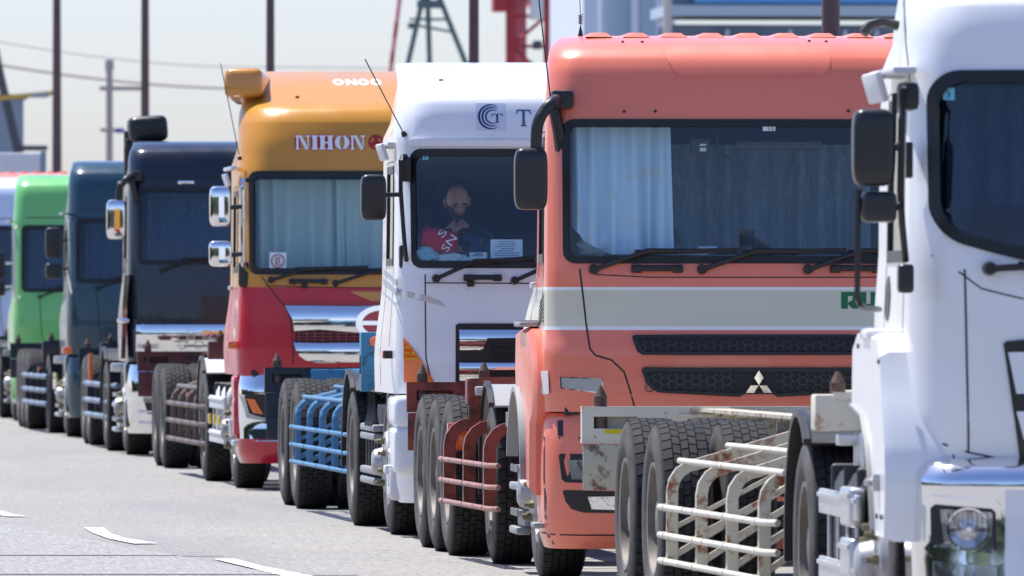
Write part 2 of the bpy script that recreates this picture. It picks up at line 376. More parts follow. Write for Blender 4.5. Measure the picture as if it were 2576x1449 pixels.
_w = {}
def wheel(root, x, y, kind='rear', side=-1, z=0.5):
    """kind front / rear / inner; the wheel mesh is the rim, its tyre and nuts are sub-parts"""
    key = 'front' if kind == 'front' else 'rear'
    if not _w:
        for k in ('front', 'rear'):
            _w[k] = (rim_mesh(k == 'front').build('wheel', 'rim' if k == 'front' else 'rim_dirty'), nut_mesh(k == 'front').build('wheel_nuts', 'nut'))
        _w['tyre'] = tyre_mesh().build('tyre', 'rubber', ang=50)
        for o in (_w['front'][0], _w['front'][1], _w['rear'][0], _w['rear'][1], _w['tyre']): COL.objects.unlink(o)
    o = _w[key][0].copy(); COL.objects.link(o); o.parent = root; o.location = (x, y, z); o.rotation_euler = (random.uniform(0, 6.28), 0, 0 if side < 0 else math.pi)
    t = _w['tyre'].copy(); COL.objects.link(t); t.parent = o
    if kind != 'inner':
        b = _w[key][1].copy(); COL.objects.link(b); b.parent = o
    return o

# ------------------------------------------------------------------ curved cab shells
class Shell:
    def __init__(s, rows, L, taper=-0.04, sag=0.0, xw=1.1, zw=(1.8, 2.6)):
        s.rows = sorted(rows); zt_ = zw[1]; s.rows = [tuple(r) + ((0.0 if r[0] < 1.6 else taper if r[0] <= zt_ + 0.1 else taper - 0.05),) for r in s.rows]; s.L = L; s.taper = taper; s.sag = sag; s.xw = xw; s.zw = zw; s.c = {}
    def at(s, z):
        z = round(z, 4)
        if z not in s.c:
            zs = [r[0] for r in s.rows]; s.c[z] = [pchip(zs, [r[k] for r in s.rows], z) for k in (1, 2, 3, 4, 5)]
        return s.c[z]
    def yf(s, x, z):
        y0, w_, b, rc, _ = s.at(z); q = min(abs(x) / w_, 1.0); qc = 1 - rc / w_
        if q <= qc: return y0 + b * (q / qc) ** 2
        t = (q - qc) / (1 - qc); return y0 + b + 2 * b / qc * (q - qc) + 1.15 * rc * (1 - math.sqrt(max(0.0, 1 - t * t)))
    def hat(s, z):
        z0, z1 = s.zw
        return max(0, 1 - (z - z0) / (z1 - z0)) if z >= z0 else max(0, 1 - (z0 - z) / 0.5)
    def warp(s, x, z): return z - s.sag * max(0.0, 1 - (x / s.xw) ** 2) * s.hat(z) if s.sag else z
    def f(s, x, z, off=0.0):
        z = s.warp(x, z); return Vector((x, s.yf(x, z) - off, z))
    def fl(s, y, z, off=0.0, side=-1):
        w_ = s.at(z)[1]; yc = s.yf(w_, z); t = max(0.0, (y - yc) / (s.L - yc))
        return Vector((side * (w_ + s.at(z)[4] * t + off), y, z))
    def qs(s, extra):
        q = [i / 10 * 0.8 for i in range(11)] + [0.85, 0.89, 0.92, 0.945, 0.965, 0.98, 0.99, 0.997, 1.0]
        q = [a for a in q if all(abs(a - e) > 0.012 for e in extra)] + list(extra); q = sorted(set(q))
        return [-a for a in reversed(q) if a > 0] + q
    def mesh(s, zs, win=None, side=None, off=0.0, ts=None):
        """win: (half width, z0, z1) opening in the front; side: (ya, yb, z0, z1) opening in both flanks"""
        zs = sorted(set(zs)); wz = 0.5 * (win[1] + win[2]) if win else 2.0; ex = [win[0] / s.at(wz)[1]] if win else []
        qs = s.qs(ex); ts = [0.12, 0.3, 0.55, 0.8, 1.0] if ts is None else ts
        if side:
            yc = s.yf(s.at(2.2)[1], 2.2); ta, tb = (side[0] - yc) / (s.L - yc), (side[1] - yc) / (s.L - yc)
            ts = sorted(set([t for t in ts if abs(t - ta) > 0.06 and abs(t - tb) > 0.06 or t == 1.0] + [ta, tb]))
        cols = [('l', t) for t in reversed(ts)] + [('f', q) for q in qs] + [('r', t) for t in ts]
        vs = []; n = len(cols)
        for z in zs:
            w_ = s.at(z)[1]; yc = s.yf(w_, z)
            for k, a in cols:
                if k == 'f':
                    x = a * w_; zz = s.warp(x, z); vs.append(Vector((x * (1 - off / w_), s.yf(x, zz) + off, zz)))
                else:
                    sg = -1 if k == 'l' else 1; L = s.L - off
                    vs.append(Vector((sg * (w_ - off + s.at(z)[4] * a), yc + off + (L - yc - off) * a, z)))
        fs = []
        for i in range(len(zs) - 1):
            zm = (zs[i] + zs[i + 1]) / 2
            for j in range(n):
                k = (j + 1) % n
                if win and k and cols[j][0] == 'f' == cols[k][0] and abs(cols[j][1] + cols[k][1]) / 2 < ex[0] and win[1] < zm < win[2]: continue
                if side and k and side[2] < zm < side[3] and cols[j][0] == cols[k][0] != 'f' and ta < (cols[j][1] + cols[k][1]) / 2 < tb: continue
                fs.append((i * n + j, i * n + k, (i + 1) * n + k, (i + 1) * n + j))
        fs.append(tuple(range(n))); fs.append(tuple(reversed(range((len(zs) - 1) * n, len(zs) * n))))
        return MB().add(vs, fs)

class Truck:
    def __init__(t, label, uc, s, zc, yaw, rows, L, mat, win, side, sag=0.0, taper=-0.04, cr=0.07, gask=(0.036, 0.05), gl='glass', fa=1.38, da=4.55, group='tractor trucks queuing in line'):
        t.uc, t.s, t.mat, t.fa, t.da = uc, s, mat, fa, da
        X = 6.45; Y = (zc - X * SY) / CY; t.loc = Vector((X, Y, 0)); t.yaw = yaw
        t.root = tag(empty('tractor_truck', t.loc, R(-yaw)), label, 'truck', group)
        xw, z0, z1 = win; t.xw, t.z0, t.z1 = win
        t.sh = Shell(rows, L, taper, sag, xw, (z0, z1)); zlo, zhi = rows[0][0], rows[-1][0]
        for r in rows: zlo, zhi = min(zlo, r[0]), max(zhi, r[0])
        zs = [zlo + (zhi - zlo) * i / 22 for i in range(23)]
        zs += [zhi - 0.02 * k for k in range(1, 14)] + [side[2], side[3]] + [r[0] for r in rows]
        ins = 0.02 if cr < 0.1 else 0.045; keep = [z0 + ins, z1 - ins, side[2], side[3], zlo, zhi]
        zs = sorted(set(keep + [z for z in zs if all(abs(z - k) > 0.012 for k in keep)]))
        ins = 0.02 if cr < 0.1 else 0.045; wn = (xw - ins, z0 + ins, z1 - ins)
        t.cab = t.sh.mesh(zs, wn, side).build('cab', mat, t.root, 32)
        t.sh.mesh([z for z in zs if z > z0 - 0.35 and z < zhi - 0.03] + [z0 - 0.34], wn, side, 0.04).build('cab_lining', 'dark_trim', t.cab)
        # windshield: glass sheet and black gasket
        g = MB(); nx, nz = 24, 8
        vs = [t.sh.f(-xw + 0.012 + (2 * xw - 0.024) * i / nx, z0 + 0.012 + (z1 - z0 - 0.024) * j / nz, -0.004) for j in range(nz + 1) for i in range(nx + 1)]
        g.add(vs, [(j * (nx + 1) + i, j * (nx + 1) + i + 1, (j + 1) * (nx + 1) + i + 1, (j + 1) * (nx + 1) + i) for j in range(nz) for i in range(nx)])
        t.ws = g.build('windshield', gl, t.root, 180)
        gw, gh = gask; b = MB(); n = 40
        o_ = rrect(-xw, xw, z0, z1, cr, 8); i_ = rrect(-xw + gw, xw - gw, z0 + gh, z1 - gh, max(cr - 0.02, 0.03), 8)
        def dens(p, q):
            P, Q = [], []
            for i in range(len(p)):
                j = (i + 1) % len(p); k = max(1, int(math.hypot(p[j][0] - p[i][0], p[j][1] - p[i][1]) / 0.1))
                for m in range(k):
                    P.append((p[i][0] + (p[j][0] - p[i][0]) * m / k, p[i][1] + (p[j][1] - p[i][1]) * m / k)); Q.append((q[i][0] + (q[j][0] - q[i][0]) * m / k, q[i][1] + (q[j][1] - q[i][1]) * m / k))
            return P, Q
        P, Q = dens(o_, i_); ring(b, P, Q, t.sh.f, 0.010, 0.03); b.build('windshield_gasket', 'gasket', t.ws)
        # door windows
        ya, yb, za, zb = side
        for sg in (-1, 1):
            f = lambda a, c, off=0.0, sg=sg: t.sh.fl(a, c, off, sg)
            m = MB(); patch(m, [(ya + 0.005, za + 0.005), (yb - 0.005, za + 0.005), (yb - 0.005, zb - 0.005), (ya + 0.005, zb - 0.005)], f, -0.006, 0.010, 0.4)
            sw = m.build('door_window', 'glass_side', t.root, 60)
            m = MB(); P, Q = dens([(ya - 0.03, za - 0.03), (yb + 0.03, za - 0.03), (yb + 0.03, zb + 0.03), (ya - 0.03, zb + 0.03)], [(ya + 0.02, za + 0.02), (yb - 0.02, za + 0.02), (yb - 0.02, zb - 0.02), (ya + 0.02, zb - 0.02)])
            ring(m, P, Q, f, 0.006, 0.03); m.build('window_frame', 'gasket', sw)
            m = MB(); ribbon(m, [(0.42 + ya - 0.35, zlo + 0.32), (ya - 0.07, za - 0.06), (ya - 0.07, zb + 0.06), (yb + 0.07, zb + 0.06), (yb + 0.07, zlo + 0.05)], 0.008, f, 0.0015); m.build('door_gap', 'seam', t.cab)
    def U(t, u): return (u - t.uc) / t.s
    def Z(t, v): return HC - (v - 756.5) / t.s
    def P(t, pts): return [(t.U(a), t.Z(b)) for a, b in pts]
    def world(t, x, y, z):
        a = R(-t.yaw); return t.loc + Vector((x * math.cos(a) - y * math.sin(a), x * math.sin(a) + y * math.cos(a), z))
    def panel(t, name, uv, mat, proud=0.008, depth=0.02, parent=None, shell=None, mir=False, both=False, step=0.09):
        p = t.P(uv); sh = shell or t.sh
        if mir: p = p + [(-x, z) for x, z in reversed(p)]
        o = patch(MB(), p, sh.f, proud, depth, step).build(name, mat, parent or t.root)
        if both: patch(MB(), [(-x, z) for x, z in reversed(p)], sh.f, proud, depth, step).build(name, mat, parent or t.root)
        return o
    def seams(t, lines, wd=0.008, mat='seam', shell=None, both=True, parent=None, name='panel_gap'):
        m = MB(); sh = shell or t.sh
        for ln in lines:
            p = t.P(ln); ribbon(m, p, wd, sh.f, 0.0015)
            if both: ribbon(m, [(-x, z) for x, z in p], wd, sh.f, 0.0015)
        return m.build(name, mat, parent or t.cab)
    def wiper(t, piv, elbow, b0, b1, shift=0.0):
        m = MB(); f = lambda u, v, off: t.sh.f(t.U(u) + shift, t.Z(v), off)
        m.cyl(f(*piv, 0.0), f(*piv, 0.075), 0.030, 0.026, 12); m.bar([f(*piv, 0.065), f(piv[0] + (elbow[0] - piv[0]) * 0.6, piv[1] + (elbow[1] - piv[1]) * 0.6, 0.06)], 0.034, 0.02)
        m.tube([f(*piv, 0.065), f(*elbow, 0.055), f((b0[0] * 0.45 + b1[0] * 0.55), (b0[1] * 0.45 + b1[1] * 0.55), 0.05)], 0.015)
        w_ = m.build('wiper', 'black_plastic', t.root); m = MB(); m.bar([f(b0[0] + (b1[0] - b0[0]) * k / 6, b0[1] + (b1[1] - b0[1]) * k / 6, 0.028) for k in range(7)], 0.014, 0.03); m.build('wiper_blade', 'gasket', w_)
    def handle(t, u0, u1, v, r=0.018, mat='black_plastic', shift=0.0):
        m = MB(); a, b = t.sh.f(t.U(u0) + shift, t.Z(v), 0.05), t.sh.f(t.U(u1) + shift, t.Z(v), 0.05)
        m.box((a + b) / 2, ((b - a).length, 0.035, r * 2), r * 0.8)
        for p in (a + (b - a) * 0.07, a + (b - a) * 0.93): m.box(p + Vector((0, 0.025, -0.004)), (0.06, 0.06, r * 2.6), 0.01)
        return m.build('grab_handle', mat, t.root)
    def whip(t, pts, base, r=0.004):
        m = MB(); m.tube(pts, r, 6); a = m.build('antenna', 'chassis', t.root)
        m = MB(); m.cyl(base, Vector(pts[0]), 0.022, 0.012, 10); m.build('antenna_base', 'black_plastic', a); return a
    def mirror(t, c, d, mat='mirror_black', arms=(), armr=0.014, bev=0.05, both=True, glass_back=True):
        for sg in ((1, -1) if both else (1,)):
            m = MB(); m.sq((c[0] * sg, c[1], c[2]), (d[0] * 1.02, d[1] * 1.1, d[2] * 1.02)); o = m.build('mirror', mat, t.root, 180)
            m = MB(); m.box((c[0] * sg, c[1] + d[1] / 2 + 0.001, c[2]), (d[0] * 0.86, 0.006, d[2] * 0.9), 0.002); m.build('mirror_glass', 'chrome', o)
            if arms:
                m = MB()
                for a in arms: m.tube([(p[0] * sg, p[1], p[2]) for p in a], armr, 8)
                m.build('mirror_arm', 'black_plastic', o)
    def curtain(t, name, x0, x1, ztop, zbot, y, mat, lam=0.075, amp=0.018, y1=None, seed=1):
        rnd = random.Random(seed); n = int((x1 - x0) / lam * 8); nz = 12; vs = []; ph = [rnd.uniform(0, 6.28) for _ in range(4)]
        for j in range(nz + 1):
            for i in range(n + 1):
                a = i / n; x = x0 + (x1 - x0) * a; zb = zbot(a) if callable(zbot) else zbot; b = j / nz; z = ztop + (zb - ztop) * b
                k = 2 * math.pi * x / lam; d = amp * (0.6 + 0.4 * b) * (math.sin(k + 1.3 * math.sin(0.21 * k + ph[0]) + 0.5 * b * math.sin(0.4 * k + ph[1])) + 0.45 * math.sin(0.37 * k + ph[2] + b))
                yy = y if y1 is None else y + (y1 - y) * b
                vs.append((x + 0.012 * b * math.sin(0.5 * k + ph[3]), yy + d, z))
        fs = [(j * (n + 1) + i, j * (n + 1) + i + 1, (j + 1) * (n + 1) + i + 1, (j + 1) * (n + 1) + i) for j in range(nz) for i in range(n)]
        return MB().add(vs, fs).build(name, mat, t.root, 180)
    def interior(t, wheel_x=-0.62, seats=True):
        z0 = t.z0; m = MB(); hw = t.xw - 0.16 - 0.9 * t.sh.at(z0)[3]; yb = t.sh.yf(hw, z0 - t.sh.sag * 0.3) + 0.01 + 0.3 * t.sh.sag
        pr = [(yb + 0.07, z0 - 0.3), (yb + 0.07, z0 + 0.0), (yb + 0.16, z0 + 0.045), (yb + 0.42, z0 + 0.05), (yb + 0.55, z0 - 0.02), (yb + 0.58, z0 - 0.3)]
        m.prism(pr, -hw, hw, 0); m.box((wheel_x, yb + 0.40, z0 + 0.07), (0.5, 0.26, 0.09), 0.04); t.dash = m.build('dashboard', 'dash', t.root)
        m = MB(); c = Vector((wheel_x, yb + 0.72, z0 + 0.13)); ax = Vector((0, -0.62, 0.78)).normalized(); a = Vector((1, 0, 0)); b = ax.cross(a)
        m.sweep([c + (a * math.cos(2 * math.pi * i / 28) + b * math.sin(2 * math.pi * i / 28)) * 0.225 for i in range(28)], [(0.017 * math.cos(k * math.pi / 4), 0.017 * math.sin(k * math.pi / 4)) for k in range(8)], ax, True)
        for g in (R(200), R(340), R(90)): m.bar([c - ax * 0.03, c + (a * math.cos(g) + b * math.sin(g)) * 0.22], 0.035, 0.015, ax)
        m.cyl(c - ax * 0.06, c - ax * 0.01, 0.07, 0.06, 14); m.cyl(c - ax * 0.35, c - ax * 0.04, 0.03, n=10); m.build('steering_wheel', 'black_plastic', t.root)
        if seats:
            for x in (wheel_x, -wheel_x):
                m = MB(); m.box((x, yb + 1.28, z0 - 0.22), (0.5, 0.5, 0.16), 0.06); m.box((x, yb + 1.56, z0 + 0.12), (0.48, 0.15, 0.66), 0.07, Matrix.Rotation(R(-9), 3, 'X'), 3)
                m.box((x, yb + 1.63, z0 + 0.52), (0.26, 0.10, 0.18), 0.05, Matrix.Rotation(R(-6), 3, 'X'), 3); m.build('seat', 'seat', t.root)
    def running_gear(t, fender='grey_plastic', gear='tank', fend_t=0.62, zr=0.92):
        fa, da = t.fa, t.da
        for sg in (-1, 1):
            m = MB(); m.box((sg * 0.43, (da + 1.0 + 0.35) / 2, 0.84), (0.075, da + 0.65, 0.26), 0.01); m.build('chassis_rail', 'chassis', t.root)
        m = MB(); m.cyl((-1.0, fa, 0.5), (1.0, fa, 0.5), 0.06); m.box((0, fa, 0.62), (0.8, 0.1, 0.12), 0.02); m.build('front_axle', 'chassis', t.root)
        m = MB(); m.cyl((-0.9, da, 0.5), (0.9, da, 0.5), 0.09); m.cyl((-0.2, da, 0.5), (0.2, da, 0.5), 0.22, n=20); m.build('drive_axle', 'chassis', t.root)
        m = MB(); m.box((0, 0.9, 0.72), (0.78, 0.9, 0.5), 0.1); m.box((0, 1.9, 0.75), (0.7, 1.2, 0.4), 0.1); m.box((0, 0.35, 0.62), (1.9, 0.12, 0.3), 0.03); m.build('engine', 'chassis', t.root)
        m = MB(); m.cyl((0, da - 0.1, 0.98), (0, da - 0.1, 1.06), 0.42, 0.44, 28); m.box((0, da - 0.1, 0.95), (0.9, 0.3, 0.1), 0.02); m.build('fifth_wheel', 'chassis', t.root)
        for sg in (-1, 1):
            wheel(t.root, sg * 1.035, fa, 'front', sg); wheel(t.root, sg * 1.10, da, 'rear', sg); wheel(t.root, sg * 0.78, da, 'inner', sg)
            # drive-axle mudguard: a thick arched sheet with a lip and a flap behind
            m = MB(); n = 22; vs = []
            for i in range(n + 1):
                a = R(-8 + 136 * i / n)
                for r in (0.585, 0.60):
                    for x in (0.60, 1.245): vs.append((sg * x, da + r * math.cos(a), 0.5 + r * math.sin(a)))
            fs = []
            for i in range(n):
                o = 4 * i; fs += [(o, o + 1, o + 5, o + 4), (o + 2, o + 3, o + 7, o + 6), (o + 1, o + 3, o + 7, o + 5), (o, o + 2, o + 6, o + 4)]
            fs += [(0, 1, 3, 2), (4 * n, 4 * n + 1, 4 * n + 3, 4 * n + 2)]
            m.add(vs, fs); fd = m.build('mudguard', fender, t.root)
            m = MB(); m.bar([(sg * 1.25, da + 0.605 * math.cos(R(a)), 0.5 + 0.605 * math.sin(R(a))) for a in range(-8, 130, 8)], 0.035, 0.03, (1, 0, 0)); m.build('mudguard_lip', 'black_plastic', fd)
            m = MB(); m.box((sg * 0.93, da + 0.60, 0.30), (0.56, 0.012, 0.34), 0.003); m.build('mud_flap', 'black_plastic', fd)
            # front wheel arch
            m = MB(); m.bar([(sg * 1.13, fa + 0.60 * math.cos(R(a)), 0.5 + 0.57 * math.sin(R(a))) for a in range(8, 176, 8)], 0.22, 0.02, (1, 0, 0)); m.build('wheel_arch', 'black_plastic' if fender == 'black_plastic' else 'grey_plastic', t.root)
    def gear_steps(t, mat='galv', side=-1):
        fa = t.fa; ya, yb = fa + 0.72, t.da - 0.72; sg = side
        m = MB(); m.box((sg * 1.02, ya + 0.62, 0.905), (0.42, 0.55, 0.09), 0.012)
        for k in range(14): m.box((sg * 1.235, ya + 0.38 + k * 0.037, 0.905), (0.014, 0.018, 0.085), 0)
        m.build('battery_box', mat, t.root)
        for z in (0.62, 0.36):
            m = MB(); m.box((sg * 1.09, ya + 0.36, z), (0.26, 0.62, 0.035), 0.008)
            for k in range(16): m.box((sg * 1.222, ya + 0.075 + k * 0.038, z + 0.002), (0.012, 0.018, 0.042), 0)
            m.box((sg * 1.16, ya + 0.36, z - 0.05), (0.05, 0.58, 0.065), 0.01); m.box((sg * 1.19, ya + 0.36, z - 0.105), (0.09, 0.62, 0.045), 0.015); m.build('step', mat, t.root)
        m = MB(); m.cyl((sg * 0.95, ya + 0.6, 0.17), (sg * 1.06, ya - 0.05, 0.15), 0.062, n=20, cap=False); m.cyl((sg * 0.95, ya + 0.6, 0.17), (sg * 1.06, ya - 0.05, 0.15), 0.054, n=20, cap=False); m.build('exhaust_pipe', 'rim_dirty', t.root)
        m = MB(); m.cyl((sg * 1.0, ya + 0.15, 0.77), (sg * 1.16, ya + 0.15, 0.77), 0.11, n=20); m.cyl((sg * 1.12, ya + 0.05, 0.62), (sg * 1.12, ya + 0.2, 0.86), 0.03); m.box((sg * 1.0, ya + 0.4, 0.62), (0.2, 0.9, 0.5), 0.03); m.build('air_dryer', 'chassis', t.root)
        m = MB(); m.bar([(sg * 1.16, ya - 0.1, 0.36), (sg * 1.16, ya - 0.02, 0.6), (sg * 1.10, ya + 0.05, 1.02)], 0.05, 0.02, (1, 0, 0)); m.build('step_bracket', 'black_plastic', t.root)
    def gear_tank(t, mat='steel', rails='white_plastic', lamps=None, side=-1):
        ya, yb = t.fa + 0.72, t.da - 0.75; sg = side
        m = MB(); m.box((sg * 0.93, (ya + yb) / 2, 0.63), (0.5, yb - ya, 0.5), 0.12, None, 4); tk = m.build('fuel_tank', mat, t.root)
        for k in range(3): m = MB(); m.box((sg * 0.93, ya + 0.15 + (yb - ya - 0.3) * k / 2, 0.63), (0.52, 0.045, 0.52), 0.12, None, 4); m.build('tank_strap', 'chassis', tk)
        for z in (0.72, 0.42):
            m = MB(); m.box((sg * 1.205, (ya + yb) / 2, z), (0.03, yb - ya + 0.25, 0.11), 0.01); m.box((sg * 1.224, (ya + yb) / 2, z + 0.03), (0.012, yb - ya + 0.22, 0.02), 0.004); m.build('side_rail', rails, t.root)
        for k in range(4): m = MB(); m.box((sg * 1.19, ya + 0.1 + (yb - ya - 0.2) * k / 3, 0.57), (0.02, 0.03, 0.34), 0.004); m.build('rail_post', rails, t.root)
        if lamps:
            for k in range(3):
                m = MB(); m.box((sg * 1.235, ya + 0.2 + (yb - ya - 0.4) * k / 2, 0.57), (0.03, 0.09, 0.09), 0.012); m.build('side_marker', lamps, t.root)
    def gear_hoses(t, side=-1):
        ya, yb = t.fa + 0.72, t.da - 0.7; sg = side
        for k in range(3):
            m = MB(); y = ya + 0.2 + 0.25 * k; m.tube([(sg * 1.1, y, 0.62), (sg * 1.2, y + 0.02, 0.75), (sg * 1.18, y + 0.05, 0.95), (sg * 0.95, y + 0.2, 1.03), (sg * 0.7, y + 0.3, 1.0)], 0.034, 10); m.build('air_hose', 'black_plastic', t.root)
        for z in (0.72, 0.66, 0.42, 0.35):
            m = MB(); m.box((sg * 1.16, (ya + yb) / 2, z), (0.12, yb - ya, 0.05), 0.018); m.build('side_rail', 'galv', t.root)
        m = MB()
        for k in range(5): m.box((sg * 1.15, ya + 0.12 + (yb - ya - 0.24) * k / 4, 0.54), (0.07, 0.06, 0.2), 0.015)
        m.box((sg * 0.95, (ya + yb) / 2, 0.6), (0.35, yb - ya - 0.1, 0.55), 0.03); m.build('battery_box', 'chassis', t.root)

def rows_std(zb, z0, z1, ztop, w=1.2, slope=0.12, roof=0.16, y_roof=0.6, wt=1.05, b=0.06, rc=0.15, wl=1.2):
    """generic cab-over profile: (z, front y, half width, bulge, corner radius)"""
    h = ztop - z1
    return [(zb, 0.03, wl, b, rc + 0.02), (zb + 0.35, 0.0, wl + 0.01, b, rc + 0.02), (z0 - 0.05, 0.03, w, b, rc), (z1 + 0.03, 0.03 + slope, w - 0.01, b, rc),
            (z1 + h * 0.55, 0.05 + slope + 0.04, w - 0.02, b, rc), (z1 + h * 0.76, 0.05 + slope + 0.10, w - 0.04, b, rc), (z1 + h * 0.90, 0.05 + slope + 0.24, w - 0.075, b, rc), (z1 + h * 0.97, slope + y_roof * 0.8, wt + 0.06, b, rc), (ztop, slope + y_roof + 0.1, wt, b, rc)]

# ------------------------------------------------------------------ container trailers
def trailer(label, dx, y_rear, axles, y_front, mats, guard, zt=1.05, front=None, label_group='container trailers', single=True, dual=True, zf=None):
    body, beam, pipe, plate = mats
    root = tag(empty('container_trailer', (6.45 + dx, y_rear, 0)), label, 'trailer', label_group); L = lambda y: y - y_rear
    zf = zf or 1.18
    for sg in (-1, 1):
        m = MB(); x = sg * 0.5; yf_ = L(y_front) - 0.4; ym = L(axles[-1]) - 1.6
        pts_t = [(0.0, zt - 0.02), (ym, zt - 0.01), (ym - 0.8, zf - 0.03), (yf_, zf - 0.03)]; pts_b = [(0.0, zt - 0.34), (ym, zt - 0.40), (ym - 0.8, zf - 0.2), (yf_, zf - 0.2)]
        poly = pts_t + list(reversed(pts_b)); m.prism(poly, x - 0.008, x + 0.008, 0)
        for off in (pts_t, pts_b): m.bar([(x, a, b) for a, b in off], 0.16, 0.018, (0, 0, 1))
        k = 0; y = -0.5
        while y > yf_ + 0.3:
            m.box((x + sg * 0.04, y, zt - 0.18), (0.075, 0.012, 0.28), 0); y -= 0.62
        m.build('chassis_beam', beam, root)
    y = -0.9
    while y > L(y_front): m = MB(); m.box((0, y, zt - 0.12), (0.98, 0.07, 0.12), 0.008); m.build('cross_member', beam, root); y -= 1.1
    # rear bolster: a deep plate beam with an access slot, corner locks and a drop plate
    m = MB(); zb0 = zt - 0.20
    for x0, x1, z0, z1 in ((-1.225, 1.225, zt - 0.055, zt), (-1.225, 1.225, zb0, zt - 0.12), (-1.225, -1.16, zt - 0.12, zt - 0.055), (-0.92, 0.92, zt - 0.12, zt - 0.055), (1.16, 1.225, zt - 0.12, zt - 0.055)):
        m.box(((x0 + x1) / 2, -0.005, (z0 + z1) / 2), (x1 - x0, 0.014, z1 - z0), 0)
    m.box((0, 0.07, zt - 0.10), (2.44, 0.012, 0.2), 0); m.box((0, 0.03, zt - 0.006), (2.45, 0.09, 0.010), 0); m.box((0, 0.03, zb0 + 0.005), (2.45, 0.09, 0.010), 0)
    m.box((-1.218, 0.032, zt - 0.1), (0.012, 0.075, 0.2), 0); m.box((1.218, 0.032, zt - 0.1), (0.012, 0.075, 0.2), 0)
    rb = m.build('rear_bolster', body, root)
    for sg in (-1, 1): m = MB(); m.box((sg * 1.12, -0.01, zb0 - 0.13), (0.2, 0.016, 0.25), 0.004); m.box((sg * 1.12, 0.02, zb0 - 0.12), (0.02, 0.05, 0.24), 0); m.build('drop_plate', plate, root)
    for sg in (-1, 1):
        m = MB(); m.cyl((sg * 1.12, 0.03, zt - 0.19), (sg * 1.12, 0.03, zt + 0.055), 0.037, 0.037, 14); m.cyl((sg * 1.12, 0.03, zt + 0.055), (sg * 1.12, 0.03, zt + 0.115), 0.037, 0.008, 14); m.build('lock_pin', 'pin', root)
        m = MB(); m.box((sg * 0.86, -0.02, zb0 - 0.36), (0.22, 0.05, 0.14), 0.01); m.box((sg * 0.86, 0.0, zb0 - 0.2), (0.03, 0.02, 0.3), 0); la = m.build('lamp_bracket', plate, root)
        m = MB(); m.box((sg * 0.92, -0.05, zb0 - 0.36), (0.03, 0.02, 0.08), 0.005); m.build('marker_lamp', 'amber', la)
    # front bolster
    yb = L(y_front); m = MB(); m.box((0, yb, zf - 0.08), (2.46, 0.16, 0.16), 0.012); m.box((0, yb - 0.085, zf - 0.005), (2.3, 0.02, 0.03), 0); fb = m.build('front_bolster', body if front is None else front, root)
    for sg in (-1, 1):
        m = MB(); m.cyl((sg * 1.12, yb, zf), (sg * 1.12, yb, zf + 0.05), 0.034, n=12); m.cyl((sg * 1.12, yb, zf + 0.05), (sg * 1.12, yb, zf + 0.10), 0.034, 0.01, 12); m.build('lock_pin', 'pin', root)
    # axles
    for a in axles:
        y = L(a); m = MB(); m.cyl((-0.95, y, 0.5), (0.95, y, 0.5), 0.065); m.box((0.5, y, 0.66), (0.1, 0.9, 0.1), 0.02); m.box((-0.5, y, 0.66), (0.1, 0.9, 0.1), 0.02); m.build('axle', 'chassis', root)
        for sg in (-1, 1):
            wheel(root, sg * 1.095, y, 'rear', sg)
            if dual: wheel(root, sg * 0.775, y, 'inner', sg)
    # guards
    if guard:
        g = dict(n=4, flat=True, rails=(0.586, 0.448, 0.32), top=True, brace=True, x0=1.29, x1=1.18, r=0.0165, w=0.05, lamp=True, hh=0.80); g.update(guard)
        y0, y1 = L(g['y0']), L(g['y1'])
        for sg in (-1, 1):
            X = lambda y: sg * (g['x0'] + (g['x1'] - g['x0']) * (y - y0) / (y1 - y0)); ys = [y0 - 0.06 + (y1 - y0) * (i + 0.12) / (g['n'] - 0.6) for i in range(g['n'])]
            gd = empty('side_guard', (0, 0, 0), 0, root)
            for y in ys:
                m = MB(); x = X(y) - sg * 0.035; hh = g['hh']; zlo = min(g['rails']) - 0.01
                pts = [(x, y, zlo), (x, y, hh - 0.13)] + [(x - sg * 0.13 * (1 - math.cos(R(k))), y, hh - 0.13 + 0.13 * math.sin(R(k))) for k in (22, 45, 68, 85)] + [(sg * 0.53, y, zt - 0.06)]
                if g['flat']: m.bar(pts, g['w'], g['w'] * 0.9, (0, 1, 0))
                else: m.tube(pts, g['w'] * 0.48, 8)
                if g['brace']: m.bar([(x, y + 0.02, zlo + 0.03), (sg * 0.66, y + 0.02, zt - 0.34)], 0.03, 0.03, (0, 1, 0)); m.bar([(x, y + 0.02, hh - 0.32), (sg * 0.56, y + 0.02, zt - 0.2)], 0.022, 0.022, (0, 1, 0))
                m.build('guard_post', g.get('arch', beam), gd)
            for z in g['rails']:
                m = MB(); m.tube([(X(y0), y0, z), (X(y1), y1, z), (X(y1) - sg * 0.05, y1 - 0.12, z)], g['r'], 10); m.build('guard_rail', pipe, gd)
                m = MB()
                for y in ys: m.cyl((X(y), y - 0.03, z), (X(y), y + 0.03, z), g['r'] * 1.18, n=10)
                m.build('rail_clamp', pipe, gd)
            if g['top']:
                for dx_, z in ((0.10, g['hh'] + 0.015), (0.34, g['hh'] + 0.09)):
                    m = MB(); m.tube([(X(y0) - sg * dx_, y0, z), (X(y1) - sg * dx_, y1, z)], g['r'], 10); m.build('guard_rail', pipe, gd)
            if g['lamp']:
                m = MB(); y = ys[min(2, len(ys) - 1)] + 0.1; m.box((X(y) - sg * 0.05, y, g['rails'][0] + 0.06), (0.05, 0.035, 0.10), 0.01); m.build('reflector', 'amber', gd)
    t = root; t_ = dict(root=root, L=L, rb=rb, fb=fb, yb=yb); return t_
